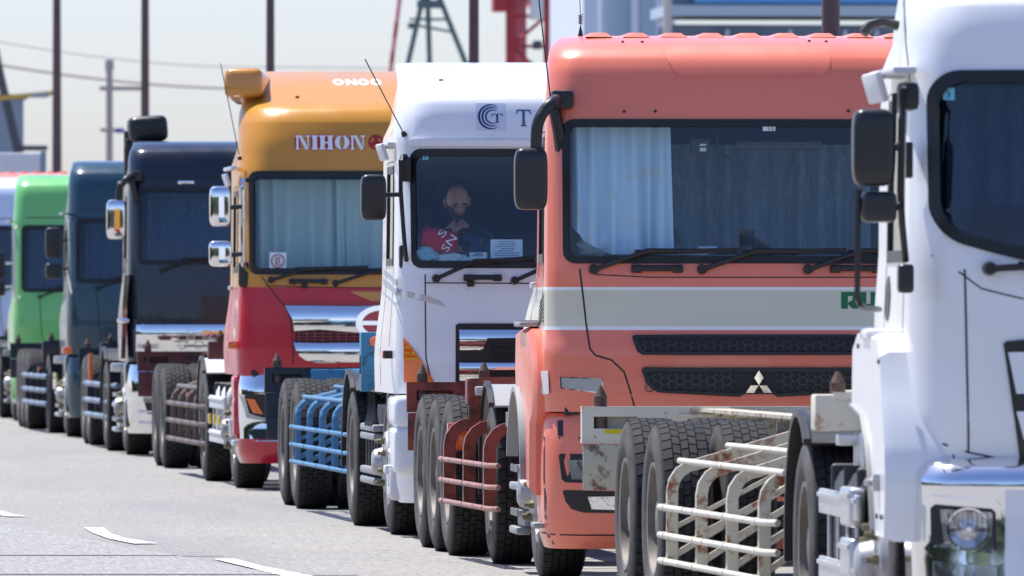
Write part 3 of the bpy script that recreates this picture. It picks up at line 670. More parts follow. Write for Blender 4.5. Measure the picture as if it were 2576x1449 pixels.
# ------------------------------------------------------------------ the setting: asphalt, seams, lane dashes
mg = Mat('sunlit_asphalt', S(146, 141, 132), 0.85, spec=0.3)
mg.spots(S(132, 131, 130), 0.25, 0.35, 0.7, 0.8, 6).spots(S(172, 168, 162), 26, 0.52, 0.72, 0.7, 3).spots(S(96, 96, 98), 48, 0.55, 0.72, 0.7, 3).spots(S(120, 118, 116), 0.9, 0.5, 0.75, 0.6, 4, (1, 0.08, 1)); mg.spots(S(96, 95, 94), 1.0, 0.52, 0.70, 0.55, 3, (34, 1.6, 1)).spots(S(186, 182, 176), 1.0, 0.54, 0.72, 0.5, 3, (41, 1.9, 1)).spots(S(128, 126, 124), 1.0, 0.42, 0.62, 0.4, 4, (0.5, 0.06, 1)); mg.bump(40, 0.5, 0.004)
mp = Mat('blue_grey_asphalt', S(141, 138, 134), 0.8, spec=0.35)
mp.spots(S(162, 160, 158), 30, 0.5, 0.7, 0.8, 3).spots(S(84, 83, 84), 44, 0.54, 0.7, 0.8, 3).spots(S(150, 146, 138), 0.5, 0.5, 0.7, 0.6, 4); mp.spots(S(92, 91, 92), 1.0, 0.5, 0.68, 0.5, 3, (34, 1.6, 1)).spots(S(176, 178, 184), 1.0, 0.52, 0.70, 0.55, 3, (41, 1.9, 1)); mp.bump(40, 0.6, 0.004)
ms = Mat('asphalt_joint', S(124, 122, 120), 0.85)
mw = Mat('worn_road_paint', G(0.72), 0.7); mw.spots(S(150, 148, 145), 1.0, 0.50, 0.62, 0.8, 6, (22, 1.4, 1)).spots(S(190, 188, 182), 3, 0.4, 0.7, 0.6, 5)
def sheet(name, pts, z, mat, kind='structure'):
    o = MB().add([(p[0], p[1], z) for p in pts], [tuple(range(len(pts)))]).build(name, mat.m, None, fix=False)
    if o.data.polygons[0].normal.z < 0: o.data.flip_normals()
    return tag(o, None, None, None, kind)
sheet('ground', [(-900, -400), (900, -400), (900, 4200), (-900, 4200)], 0.0, mg)
gp = lambda l: [ground(u, v) for u, v in l]
# the darker lane left of the dashes
a, b = ground(-300, 1262), ground(760, 1456); d = (b - a).normalized()
a2, b2 = a - d * 60, b + d * 60; nrm = Vector((-d.y, d.x, 0)); nrm = nrm if nrm.x < 0 else -nrm
sheet('road', [a2, b2, b2 + nrm * 9, a2 + nrm * 9], 0.004, mp)
for v, wv in ((1398, 2.2), (1446, 2.5)):
    p, q = ground(-200, v), ground(560 if v < 1400 else 900, v + 1); n = Vector((0, 1, 0))
    sheet('road_joint_line', [p - n * 0.12, q - n * 0.05, q + n * 0.05, p + n * 0.12], 0.008, ms)
for pts in ([(211, 1328.6), (259.8, 1329.3), (281, 1345), (312.5, 1355), (396.5, 1369), (336, 1369.6), (273.5, 1357), (230.5, 1341.5)],
            [(539, 1408.7), (590, 1408), (664, 1427.4), (777.4, 1449), (830, 1462), (740, 1460), (683.6, 1445), (625, 1429.4)],
            [(-75, 1275), (-30, 1278), (0, 1285.6), (35, 1295.8), (68.4, 1300.9), (23.4, 1301), (-30, 1294), (-62, 1283)]):
    sheet('road_marking', gp(pts), 0.008, mw)

# ------------------------------------------------------------------ TRUCK 2: salmon
def mirror_pts(h): return h + [(-x, z) for x, z in reversed(h)]
def hexgrid(m, x0, x1, z0, z1, r, f, off, skip=None, wd=0.006):
    dx, dz = 1.5 * r, math.sqrt(3) * r * 0.82; i = 0; x = x0
    while x <= x1:
        z = z0 + (dz / 2 if i % 2 else 0)
        while z <= z1:
            if not (skip and skip(x, z)):
                c = [(x + r * math.cos(R(60 * k)), z + r * 0.82 * math.sin(R(60 * k))) for k in range(6)]; ci = [(x + (a - x) * 0.86, z + (b - z) * 0.86) for a, b in c]
                ring(m, c, ci, f, off, -off + 0.018)
            z += dz
        x += dx; i += 1
t2 = Truck('salmon orange tractor truck with cream band, pale blue curtain and three wipers', 1910, 443.0, 56.43, 1.3,
    [(0.98, 0.02, 1.205, 0.07, 0.17), (1.10, 0.0, 1.215, 0.07, 0.17), (1.32, 0.0, 1.215, 0.07, 0.17), (1.42, 0.02, 1.20, 0.07, 0.16), (1.80, 0.055, 1.195, 0.05, 0.15), (2.66, 0.145, 1.185, 0.05, 0.14),
     (2.90, 0.19, 1.175, 0.06, 0.15), (2.99, 0.23, 1.165, 0.06, 0.16), (3.05, 0.30, 1.145, 0.06, 0.18), (3.09, 0.41, 1.115, 0.06, 0.2), (3.12, 0.58, 1.075, 0.06, 0.22), (3.135, 0.75, 1.05, 0.06, 0.22)],
    2.05, 'salmon', (1.105, 1.823, 2.645), (0.62, 1.45, 1.86, 2.52), gask=(0.036, 0.042), taper=-0.075)
T = t2; f2 = T.sh.f
T.seams([[(1462, 676), (1470, 740), (1478, 815), (1487, 878), (1500, 893), (1540, 905), (1572, 935), (1588, 985), (1600, 1028)]], 0.010)
T.seams([[(1500, 690), (1640, 697), (2180, 697), (2300, 694)]], 0.006, both=False)
T.panel('roof_panel', [(1672, 97), (1680, 118), (1690, 150), (1703, 175), (1722, 188), (2078, 188), (2094, 177), (2101, 160), (2103, 97)], 'salmon_plain', 0.005, 0.02, step=0.05)
m = MB()
for k in range(9):
    x = -0.86 + 0.215 * k; zt = 3.135
    m.add([(x - 0.075, 0.62, zt - 0.01), (x + 0.075, 0.62, zt - 0.01), (x + 0.075, 1.95, zt - 0.01), (x - 0.075, 1.95, zt - 0.01), (x - 0.042, 0.66, zt + 0.014), (x + 0.042, 0.66, zt + 0.014), (x + 0.042, 1.9, zt + 0.014), (x - 0.042, 1.9, zt + 0.014)],
          [(4, 5, 6, 7), (0, 1, 5, 4), (1, 2, 6, 5), (2, 3, 7, 6), (3, 0, 4, 7)])
m.build('roof_rib', 'salmon_plain', T.root)
m = MB()
for u, v in ((1577, 279), (1655, 278), (2144, 277), (1583, 101), (1632, 101), (2057, 98), (2100, 99)): m.cyl(f2(T.U(u), T.Z(v), 0.006), f2(T.U(u), T.Z(v), -0.01), 0.009, n=10)
m.build('rivet', 'chassis', T.cab)
# grilles
def grille(half, z_rows, skip, backing='gasket'):
    o = patch(MB(), mirror_pts(T.P(half)), f2, 0.004, 0.03, 0.1).build('grille', 'seam', T.root)
    P = mirror_pts(T.P(half)); cx = 0; cz = sum(p[1] for p in P) / len(P)
    inn = [(x * 0.955, cz + (z - cz) * 0.72) for x, z in P]; D1 = []; D2 = []
    for i in range(len(P)):
        j = (i + 1) % len(P); n = max(1, int(abs(P[j][0] - P[i][0]) / 0.12))
        for k in range(n): D1.append((P[i][0] + (P[j][0] - P[i][0]) * k / n, P[i][1] + (P[j][1] - P[i][1]) * k / n)); D2.append((inn[i][0] + (inn[j][0] - inn[i][0]) * k / n, inn[i][1] + (inn[j][1] - inn[i][1]) * k / n))
    ring(MB(), D1, D2, f2, 0.016, 0.01).build('grille_frame', 'black_plastic', o)
    m = MB(); zs = [z for _, z in P]; lo, hi = min(zs), max(zs); hx = max(x for x, _ in P) * 0.93
    hexgrid(m, -hx, hx, lo + z_rows[0], hi - z_rows[1], 0.029, f2, 0.012, skip); m.build('grille_mesh', 'grille_grey', o)
    return o
grille([(1908, 841), (1700, 841), (1598, 842), (1592, 848), (1605, 884), (1618, 892), (1700, 893), (1908, 893)], (0.034, 0.03), None)
g2 = grille([(1908, 924), (1700, 924), (1622, 923), (1615, 930), (1626, 960), (1640, 978), (1660, 987), (1800, 995), (1862, 998), (1874, 991), (1908, 991)], (0.05, 0.03), lambda x, z: abs(x) < 0.11)
m = MB()
for pts in ([(1909.5, 931), (1898, 950), (1909.5, 968), (1921, 950)], [(1908.5, 969), (1889, 969), (1877, 987.5), (1897, 987.5)], [(1910.5, 969), (1930, 969), (1942, 987.5), (1922, 987.5)]): patch(m, T.P(pts), f2, 0.035, 0.02)
m.build('emblem', 'chrome', g2)
# lamps on the corner panels
for sg in (1, -1):
    mk = lambda pts: [(sg * x, z) for x, z in T.P(pts)]
    o = patch(MB(), mk([(1412, 947.5), (1510, 951.5), (1519, 959), (1520, 986), (1508, 988.5), (1414, 977)]), f2, 0.004, 0.02).build('turn_signal', 'chrome', T.root)
    patch(MB(), mk([(1415, 950), (1508, 954), (1516, 961), (1517, 984), (1507, 986), (1417, 975)]), f2, 0.012, 0.01, 0.04).build('signal_lens', 'clear', o)
    patch(MB(), mk([(1368, 934), (1384, 933), (1386, 990), (1374, 993), (1367, 985)]), f2, 0.02, 0.02).build('marker_lamp', 'white_plastic', T.root)
# bumper shell
bs = Shell([(0.20, 0.06, 1.17, 0.07, 0.2), (0.30, 0.0, 1.20, 0.07, 0.2), (0.55, -0.03, 1.215, 0.07, 0.2), (0.80, -0.02, 1.21, 0.07, 0.19), (0.93, 0.0, 1.20, 0.07, 0.19), (0.972, 0.035, 1.175, 0.07, 0.18)], 0.74, 0.02)
bp = bs.mesh([0.20, 0.23, 0.26, 0.30, 0.4, 0.55, 0.7, 0.80, 0.87, 0.91, 0.94, 0.96, 0.972]).build('bumper', 'salmon_plain', T.root, 40)
m = MB(); m.box((0, 0.35, 1.0), (2.2, 0.5, 0.08), 0.02); m.build('bumper_gap', 'gasket', T.root)
T.seams([[(1376, 1100), (1410, 1101), (1910, 1102)], [(1372, 1341), (1395, 1345), (1450, 1346), (1910, 1347)], [(1377, 1100), (1376, 1200), (1380, 1300), (1388, 1350), (1402, 1371)]], 0.008, shell=bs, parent=bp)
for sg in (1, -1):
    mk = lambda pts: [(sg * x, z) for x, z in T.P(pts)]
    patch(MB(), mk([(1407, 1058), (1420, 1056), (1420, 1098), (1407, 1096)]), bs.f, 0.002, 0.02).build('step_slot', 'gasket', bp)
    o = patch(MB(), mk([(1409, 1145), (1414, 1141), (1640, 1141), (1640, 1218), (1425, 1213), (1416, 1205)]), bs.f, 0.003, 0.02).build('headlight_housing', 'gasket', bp)
    patch(MB(), mk([(1430, 1157), (1600, 1153), (1600, 1209), (1440, 1205)]), bs.f, 0.010, 0.02, 0.03).build('headlight', 'headlight', T.root)
    o = patch(MB(), mk([(1418, 1236), (1424, 1232), (1660, 1238), (1660, 1292), (1470, 1289), (1440, 1280), (1426, 1262)]), bs.f, 0.003, 0.02).build('fog_lamp_housing', 'gasket', bp)
    patch(MB(), mk([(1480, 1249), (1620, 1247), (1630, 1285), (1490, 1280)]), bs.f, 0.010, 0.02, 0.03).build('fog_lamp', 'reflector', T.root)
    m = MB(); m.box((sg * 1.225, 0.42, 0.33), (0.07, 0.28, 0.03), 0.012); m.build('step', 'galv', T.root)
# wipers and handles: three arms on the cowl
for k, du in enumerate((0, 272, 540)): T.wiper((1497 + du, 677), (1632 + du, 630), (1600 + du, 634), (1862 + du, 629))
T.handle(1595, 1716, 674); T.handle(2098, 2220, 674)
# mirrors
def goose_mirror(T, cx, cz, d, mat, y=-0.12, arm='black_plastic'):
    for sg in (1, -1):
        m = MB(); m.sq((cx * sg, y, cz), (d[0] * 1.02, d[1] * 1.1, d[2] * 1.02)); o = m.build('mirror', mat, T.root, 180)
        m = MB(); m.box((cx * sg, y + d[1] / 2 + 0.002, cz), (d[0] * 0.85, 0.006, d[2] * 0.88), 0.002); m.build('mirror_glass', 'chrome', o)
        m = MB(); zt = T.z1 + 0.05; xe = -T.sh.at(zt)[1] + 0.06
        pts = [(sg * (cx + 0.03), y, cz + d[2] / 2 - 0.03), (sg * (cx + 0.035), y - 0.01, cz + d[2] / 2 + 0.12), (sg * (cx + 0.07), y, zt - 0.02), (sg * (cx + 0.13), y + 0.05, zt + 0.045), (sg * xe, 0.28, zt + 0.06)]
        sp = []
        for i in range(len(pts) - 1):
            for k in range(4):
                a = k / 4; p0 = Vector(pts[max(i - 1, 0)]); p1 = Vector(pts[i]); p2 = Vector(pts[i + 1]); p3 = Vector(pts[min(i + 2, len(pts) - 1)])
                sp.append(0.5 * ((2 * p1) + (p2 - p0) * a + (2 * p0 - 5 * p1 + 4 * p2 - p3) * a * a + (3 * p1 - p0 - 3 * p2 + p3) * a ** 3))
        sp.append(Vector(pts[-1])); m.tube(sp, 0.034, 10); m.box((sg * (xe + 0.02), 0.24, zt + 0.06), (0.13, 0.2, 0.11), 0.03)
        m.tube([(sg * (xe - 0.03), 0.2, zt + 0.03), (sg * (xe + 0.0), 0.2, zt - 0.12), (sg * (xe + 0.02), 0.24, zt - 0.26)], 0.034, 8); m.build('mirror_arm', arm, o)
goose_mirror(T, -1.305, 2.30, (0.185, 0.13, 0.345), 'mirror_black')
# antennas
m = MB(); b = f2(T.U(1495), 3.11, 0) + Vector((0, 0.45, 0)); m.box(b + Vector((0, 0, 0.012)), (0.10, 0.1, 0.016), 0.005); m.cyl(b, b + Vector((0, 0, 0.05)), 0.022, 0.012, 10)
m.cyl(b + Vector((0, 0, 0.05)), b + Vector((0, 0, 0.085)), 0.012, 0.004, 8); m.tube([b + Vector((0, 0, 0.085)), b + Vector((0, 0, 0.15))], 0.003, 6)
m.tube([b + Vector((0.012 * math.cos(k * 0.8), 0.012 * math.sin(k * 0.8), 0.10 + 0.0014 * k)) for k in range(40)], 0.0025, 5); m.tube([b + Vector((0, 0, 0.15)), b + Vector((-0.02, 0, 0.55))], 0.0025, 6)
m.tube([b + Vector((-0.02, 0, 0.02)), b + Vector((-0.05, 0.02, 0.015)), b + Vector((-0.07, 0.05, -0.02))], 0.005, 6); m.build('antenna', 'black_plastic', T.root)
T.whip([(T.U(1394), 0.2, T.Z(268)), (T.U(1362), 0.2, T.Z(-5)), (T.U(1352), 0.2, T.Z(-90))], (T.U(1395), 0.2, T.Z(278)))
# lettering
m = MB(); q = lambda pts, u0: [(T.U(u0 + a), T.Z(776 - b)) for a, b in pts]
for u0, polys in ((2121, ([(0, 0), (17, 0), (17, 42), (0, 42)], [(17, 32), (34, 32), (40, 38), (38, 42), (17, 42)], [(28, 20), (40, 20), (42, 26), (42, 36), (40, 38), (30, 34)], [(17, 14), (24, 20), (28, 20), (34, 20), (44, 0), (28, 0), (17, 12)])),
                  (2169, ([(0, 12), (16, 12), (16, 42), (0, 42)], [(0, 12), (6, 0), (36, 0), (42, 12), (16, 12)], [(27, 12), (42, 12), (42, 42), (27, 42)]))):
    for P in polys: patch(m, q(P, u0), f2, 0.002, 0.001, 0.5)
m.build('lettering', 'decal_green', T.cab)
for sg in (1, -1):   # flared wheel-arch panel behind each front corner, step on top, grey arch lip
    pr = [(0.30, 0.98), (0.24, 1.14), (0.30, 1.30), (0.46, 1.44), (0.95, 1.46), (1.60, 1.44), (1.66, 1.24), (1.60, 1.12), (1.38, 1.12), (1.10, 1.09), (0.86, 0.99), (0.72, 0.86), (0.66, 0.52), (0.42, 0.50), (0.40, 0.9)]
    n = len(pr); vs = [(sg * 1.10, y, z) for y, z in pr] + [(sg * 1.24, y, z) for y, z in pr] + [(sg * (1.275 if y > 0.35 else 1.262), 0.06 + y * 0.95, 1.05 + (z - 1.05) * 0.93) for y, z in pr]
    fs = [(i, (i + 1) % n, n + (i + 1) % n, n + i) for i in range(n)] + [(n + i, n + (i + 1) % n, 2 * n + (i + 1) % n, 2 * n + i) for i in range(n)] + [tuple(range(2 * n, 3 * n)), tuple(reversed(range(n)))]
    fd = MB().add(vs, fs).build('corner_fender', 'salmon_plain', T.root, 30)
    m = MB(); m.bar([(sg * 1.27, T.fa + 0.615 * math.cos(R(a)), 0.5 + 0.60 * math.sin(R(a))) for a in range(20, 176, 8)], 0.03, 0.07, (1, 0, 0)); m.build('arch_lip', 'grey_plastic', fd)
    m = MB(); m.box((sg * 1.25, 1.0, 1.475), (0.12, 0.5, 0.03), 0.012)
    for k in range(9): m.box((sg * 1.25, 0.8 + 0.05 * k, 1.492), (0.1, 0.018, 0.012))
    m.build('step_tread', 'galv', fd)
m = MB(); rnd = random.Random(5)
for c in range(5):
    y = 0.36 + 0.10 * c; z = 1.655 - 0.012 * c
    for k in range(7 if c != 0 else 8):
        for j in range(3): m.box(T.sh.fl(y + rnd.uniform(-0.02, 0.02), z - k * 0.022 - j * 0.006, 0.002), (0.003, rnd.uniform(0.03, 0.06), 0.003))
        m.box(T.sh.fl(y, z - k * 0.022 - 0.006, 0.002), (0.003, 0.009, 0.015))
m.build('door_lettering', 'ink', T.cab)
m = MB(); m.box(T.sh.fl(1.35, 1.70, 0.03), (0.035, 0.16, 0.035), 0.012); m.build('door_handle', 'steel', T.root)
# cab contents
T.interior(-0.62)
T.curtain('front_curtain', -1.06, -0.475, 2.60, lambda a: 2.04 - 0.165 * min(1, a / 0.38) ** 0.7, 0.32, 'curtain_blue', 0.098, 0.042, 0.19, 3)
T.curtain('rear_curtain', -0.60, 0.78, 2.52, 1.86, 1.45, 'curtain_dark', 0.13, 0.038, None, 4)
m = MB(); m.box((-0.30, 0.42, 2.49), (0.11, 0.05, 0.10), 0.008); m.tube([(-0.2, 0.4, 2.58), (-0.2, 0.4, 2.46), (-0.12, 0.4, 2.42)], 0.008, 6); o = m.build('dash_camera', 'black_plastic', T.root)
m = MB(); m.box((-0.283, 0.39, 2.475), (0.036, 0.004, 0.02)); m.box((-0.283, 0.39, 2.502), (0.036, 0.004, 0.012)); m.build('label', 'paper', o)
m = MB(); patch(m, T.P([(1926, 312), (1958, 312), (1958, 328), (1926, 328)]), f2, 0.002, 0.001); o = m.build('inspection_sticker', 'paper', T.ws)
m = MB(); put_text(m, '12', T.U(1941), T.Z(326.5), 0.026, f2, 0.0035); m.build('sticker_number', 'ink', o)
m = MB(); m.box((0.16, 0.5, 2.5), (0.5, 0.12, 0.05), 0.02); m.build('overhead_tray', 'dash', T.root); m = MB(); m.box((-0.42, 0.45, 1.885), (0.34, 0.2, 0.03), 0.01); m.box((-0.25, 0.5, 1.90), (0.12, 0.1, 0.05), 0.02); m.build('document_folder', 'paper', T.root)
T.running_gear('grey_plastic'); T.gear_steps()
# ------------------------------------------------------------------ TRUCK 3: white, driver at the wheel
t3 = Truck('white high roof tractor truck with crescent logo and a driver behind the wheel', 1444, 371.5, 67.3, 0.3,
    [(0.98, 0.05, 1.205, 0.07, 0.18), (1.2, 0.02, 1.21, 0.07, 0.18), (1.75, 0.02, 1.195, 0.07, 0.17), (2.66, 0.14, 1.185, 0.07, 0.16), (2.72, 0.14, 1.19, 0.07, 0.17), (2.88, 0.165, 1.18, 0.07, 0.2), (2.97, 0.20, 1.17, 0.07, 0.22),
     (3.04, 0.28, 1.155, 0.07, 0.24), (3.10, 0.42, 1.14, 0.07, 0.25), (3.17, 0.68, 1.13, 0.06, 0.25), (3.23, 1.0, 1.115, 0.05, 0.25), (3.255, 1.3, 1.08, 0.05, 0.25)],
    2.1, 'white_truck', (1.10, 1.832, 2.642), (0.62, 1.45, 1.88, 2.50), fa=1.35, da=4.1)
T = t3; f3 = T.sh.f
T.seams([[(1070, 690), (1071, 830), (1072, 900), (1085, 958)]], 0.009); T.seams([[(1072, 711), (1444, 713)]], 0.008)
o = T.panel('roof_lip', [(1024, 354), (1040, 349), (1444, 353), (1444, 368), (1040, 366), (1026, 364)], 'white', 0.03, 0.02, mir=False); 
patch(MB(), [(-x, z) for x, z in reversed(T.P([(1024, 354), (1040, 349), (1444, 353), (1444, 368), (1040, 366), (1026, 364)]))], f3, 0.03, 0.02).build('roof_lip', 'white', T.root)
for sg in (-1, 1):
    m = MB(); m.box((sg * 1.20, 0.95, 2.675), (0.08, 1.1, 0.035), 0.012); m.box((sg * 1.255, 0.7, 2.625), (0.03, 0.5, 0.12), 0.02, Matrix.Rotation(R(18 * sg), 3, 'Y')); m.build('rain_visor', 'white_plastic', T.root)
# logo: pale square, three crescents and a serif T
lg = T.panel('logo_panel', [(1201, 257.5), (1277, 257.5), (1277, 326.5), (1201, 326.5)], 'decal_silver', 0.002, 0.001)
def serifT(m, u0, v0, wd, h, f, off):
    q = lambda a, b: (T.U(u0 + a * wd), T.Z(v0 - b * h))
    patch(m, [q(0, .72), q(.05, 1), q(.95, 1), q(1, .72), q(.96, .72), q(.86, .92), q(.58, .92), q(.58, .08), q(.70, .05), q(.70, 0), q(.30, 0), q(.30, .05), q(.42, .08), q(.42, .92), q(.14, .92), q(.04, .72)], f, off, 0.001, 0.3)
m = MB()
for rr, th, cx in ((32, 5.6, 1238), (25, 4.8, 1240), (18, 4.0, 1242)):
    n = 22
    for i in range(n):
        a0, a1 = R(55 + 250 * i / n), R(55 + 250 * (i + 1) / n)
        w0, w1 = [max(0.25, th * math.sin(math.pi * (i + k) / n) ** 0.7) for k in (0, 1)]
        q = lambda a, r: (T.U(cx + r * math.cos(a)), T.Z(292 - r * math.sin(a)))
        patch(m, [q(a0, rr), q(a1, rr), q(a1, rr - w1), q(a0, rr - w0)], f3, 0.004, 0.001, 1)
serifT(m, 1240, 307, 29, 22, f3, 0.004); m.build('logo_crescents', 'decal_navy', lg)
m = MB(); serifT(m, 1302, 316, 38, 42, f3, 0.003); serifT(m, 1372, 316, 38, 42, f3, 0.003); m.build('lettering', 'decal_blue', T.cab)
# grille
o = T.panel('grille', [(1146, 818), (1152, 813), (1444, 813), (1444, 975), (1150, 975), (1146, 968)], 'black_plastic', 0.006, 0.03, mir=False)
patch(MB(), [(-x, z) for x, z in reversed(T.P([(1146, 818), (1152, 813), (1444, 813), (1444, 975), (1150, 975), (1146, 968)]))], f3, 0.006, 0.03).build('grille', 'black_plastic', T.root)
for vs in ((829, 836, 880, 856), (912, 916, 957, 940)):
    for sg in (1, -1):
        patch(MB(), [(sg * x, z) for x, z in T.P([(1154, vs[0]), (1440, vs[0] + 1), (1440, vs[1] + 12), (1225, vs[1] + 14), (1215, vs[2] - 4), (1205, vs[2]), (1156, vs[2])])], bulge(f3, (T.Z(vs[0]) + T.Z(vs[2])) / 2, 0.075, 0.03), 0.012, 0.01, 0.02).build('chrome_bar', 'chrome', o)
m = MB()
for v in (868, 882, 896): 
    p = f3(0, T.Z(v), 0.012); m.box((0, p.y + 0.012, p.z), (1.1, 0.02, 0.016), 0.003)
for k in range(13): m.box((-0.55 + 0.092 * k, f3(0, T.Z(882), 0.010).y + 0.02, T.Z(882)), (0.02, 0.01, 0.11))
m.build('grille_slat', 'gasket', o)
for sg in (1, -1):
    mk = lambda pts: [(sg * x, z) for x, z in T.P(pts)]
    o = patch(MB(), mk([(1017, 849), (1032, 868), (1062, 908), (1092, 961), (1018, 961)]), f3, 0.012, 0.02, 0.05).build('corner_lamp', 'amber', T.root)
    m = MB()
    for v in (872, 886, 900): patch(m, mk([(1020, v), (1020 + (v - 848) * 0.66, v), (1020 + (v - 848) * 0.66, v + 3), (1020, v + 3)]), f3, 0.016, 0.002)
    m.build('lamp_rib', 'yellow_lens', o)
    m = MB(); m.box((sg * 1.24, 0.42, 1.245), (0.06, 0.16, 0.055), 0.01); o = m.build('side_repeater', 'black_plastic', T.root); m = MB(); m.box((sg * 1.272, 0.38, 1.245), (0.012, 0.08, 0.045), 0.004); m.build('repeater_lens', 'red_lens', o)
    # fender block, headlight bumper and step pods
    m = MB(); m.box((sg * 1.05, 0.40, 0.86), (0.34, 0.72, 0.22), 0.06, None, 3); m.box((sg * 1.06, 0.36, 0.60), (0.32, 0.62, 0.32), 0.05, None, 3); m.build('corner_fender', 'white_truck', T.root)
    m = MB(); m.box((sg * 1.13, 0.62, 0.38), (0.18, 0.36, 0.26), 0.05, None, 3); m.box((sg * 1.19, 0.60, 0.46), (0.12, 0.16, 0.06), 0.015); m.build('step', 'white_plastic', T.root)
bs3 = Shell([(0.24, 0.05, 1.15, 0.06, 0.2), (0.36, 0.0, 1.18, 0.06, 0.2), (0.7, -0.02, 1.19, 0.06, 0.2), (0.97, 0.03, 1.17, 0.06, 0.2)], 0.6, 0.02)
bp = bs3.mesh([0.24, 0.28, 0.36, 0.5, 0.7, 0.85, 0.93, 0.97]).build('bumper', 'white_truck', T.root, 40)
for sg in (1, -1): patch(MB(), [(sg * x, z) for x, z in [(-1.02, 0.82), (-0.55, 0.82), (-0.58, 0.58), (-1.0, 0.60)]], bs3.f, 0.01, 0.02, 0.05).build('headlight', 'headlight', T.root)
m = MB()
ribbon(m, T.P([(1010, 730), (1040, 742), (1070, 747)]), 0.03, f3, 0.0015); m.build('side_stripe', 'decal_grey', T.cab)
m = MB(); q = T.P([(1012, 727), (1030, 733), (1072, 742), (1108, 757), (1122, 772), (1090, 763), (1060, 756), (1030, 748), (1012, 740)]); patch(m, q, f3, 0.002, 0.001); m.build('front_stripe', 'decal_beige', T.cab)
m = MB()
for z0, z1 in ((1.735, 1.775), (1.665, 1.71), (1.60, 1.615)):
    patch(m, [(0.16, z0 - 0.02), (0.9, z0 + 0.02), (1.9, z0 + 0.06), (1.9, z1 + 0.06), (0.9, z1 + 0.02), (0.16, z1 - 0.02)], lambda a, c, o_=0: T.sh.fl(a, c, o_), 0.002, 0.001)
m.build('side_stripe', 'decal_grey', T.cab)
T.wiper((1097, 700), (1196, 655), (1168, 664), (1342, 647)); T.wiper((1294, 705), (1394, 660), (1366, 668), (1540, 652)); T.handle(1170, 1256, 697)
m = MB(); m.box(f3(T.U(1183), T.Z(708), 0.02), (0.05, 0.03, 0.07), 0.01); m.build('wiper_nozzle', 'black_plastic', T.root)
T.mirror((T.U(935), -0.08, T.Z(497)), (0.17, 0.12, 0.305), arms=[[(T.U(1024), 0.2, T.Z(392)), (T.U(1013), 0.06, T.Z(392)), (T.U(1006), 0.0, T.Z(404)), (T.U(1006), 0.0, T.Z(480)), (T.U(1016), 0.05, T.Z(600)), (T.U(1024), 0.15, T.Z(655))], [(T.U(950), -0.05, T.Z(491)), (T.U(1006), 0.0, T.Z(489))]], armr=0.016)
for sg in (-1, 1):
    m = MB(); m.box((sg * 1.13, 0.22, T.Z(645)), (0.09, 0.08, 0.16), 0.02); m.build('mirror_bracket', 'black_plastic', T.root)
    m = MB(); m.box((sg * 1.13, 0.2, T.Z(425)), (0.07, 0.08, 0.17), 0.02); m.build('mirror_bracket', 'black_plastic', T.root)
T.whip([(T.U(1017), 0.25, T.Z(328)), (T.U(970), 0.22, T.Z(240)), (T.U(921), 0.2, T.Z(147))], (T.U(1023), 0.27, T.Z(338)))
m = MB()
for u, v in ((1123, 197),): m.box(f3(T.U(u), T.Z(v), 0.004), (0.03, 0.02, 0.012))
m.box(f3(T.U(1105), 3.221, 0) + Vector((0, 0.3, 0)), (0.05, 0.05, 0.02)); m.build('roof_drain', 'chassis', T.cab)
T.interior(-0.70)
T.curtain('rear_curtain', -0.9, 1.0, 2.5, 1.6, 1.75, 'seat', 0.12, 0.014, None, 8)
m = MB(); patch(m, T.P([(1067, 387), (1081, 387), (1081, 401), (1067, 401)]), f3, 0.002, 0.001); o = m.build('inspection_sticker', 'sticker_teal', T.ws)
m = MB(); put_text(m, '3', T.U(1070.5), T.Z(398.5), 0.026, f3, 0.0035); m.build('sticker_number', 'ink', o)
T.running_gear('black_plastic'); T.gear_hoses()
# ------------------------------------------------------------------ TRUCK 4: ochre over crimson
t4 = Truck('ochre and crimson tractor truck with chrome grille wings and drawn grey curtains', 959, 296.6, 84.3, 0.0,
    [(0.98, 0.03, 1.205, 0.07, 0.18), (1.2, 0.0, 1.215, 0.07, 0.18), (1.75, 0.02, 1.195, 0.07, 0.17), (2.70, 0.14, 1.185, 0.07, 0.16), (2.78, 0.15, 1.185, 0.08, 0.2), (2.95, 0.17, 1.18, 0.09, 0.26), (3.14, 0.22, 1.17, 0.1, 0.32),
     (3.22, 0.28, 1.155, 0.1, 0.34), (3.28, 0.38, 1.13, 0.1, 0.34), (3.33, 0.58, 1.10, 0.09, 0.32), (3.44, 0.95, 1.07, 0.07, 0.3), (3.53, 1.35, 1.05, 0.06, 0.3), (3.585, 1.75, 1.02, 0.05, 0.3), (3.60, 1.85, 0.95, 0.05, 0.3)],
    2.1, 'ochre', (1.115, 1.834, 2.715), (0.62, 1.45, 1.88, 2.52), gask=(0.04, 0.055), fa=1.4, da=4.75)
T = t4; f4 = T.sh.f
for sg in (1, -1):
    m = MB(); m.box((sg * 1.06, 1.15, 3.45), (0.33, 0.85, 0.25), 0.07, Matrix.Rotation(R(-4), 3, 'X') @ Matrix.Rotation(R(10 * sg), 3, 'Z'), 3); m.build('side_deflector', 'ochre_plain', T.root, 50)
    m = MB(); m.box((sg * 1.235, 0.85, 2.74), (0.05, 1.1, 0.035), 0.012); m.box((sg * 1.28, 0.62, 2.64), (0.03, 0.45, 0.11), 0.02, Matrix.Rotation(R(18 * sg), 3, 'Y')); m.build('rain_visor', 'steel', T.root)
T.seams([[(640, 676), (662, 700), (690, 738), (707, 758), (718, 770), (731, 804), (736, 860), (737, 917)]], 0.010); T.seams([[(668, 718), (800, 722), (959, 724)]], 0.008)
T.panel('hood_curve', [(935, 757), (905, 744), (880, 733), (1038, 733), (1013, 744), (983, 757)], 'ochre_plain', 0.003, 0.01)
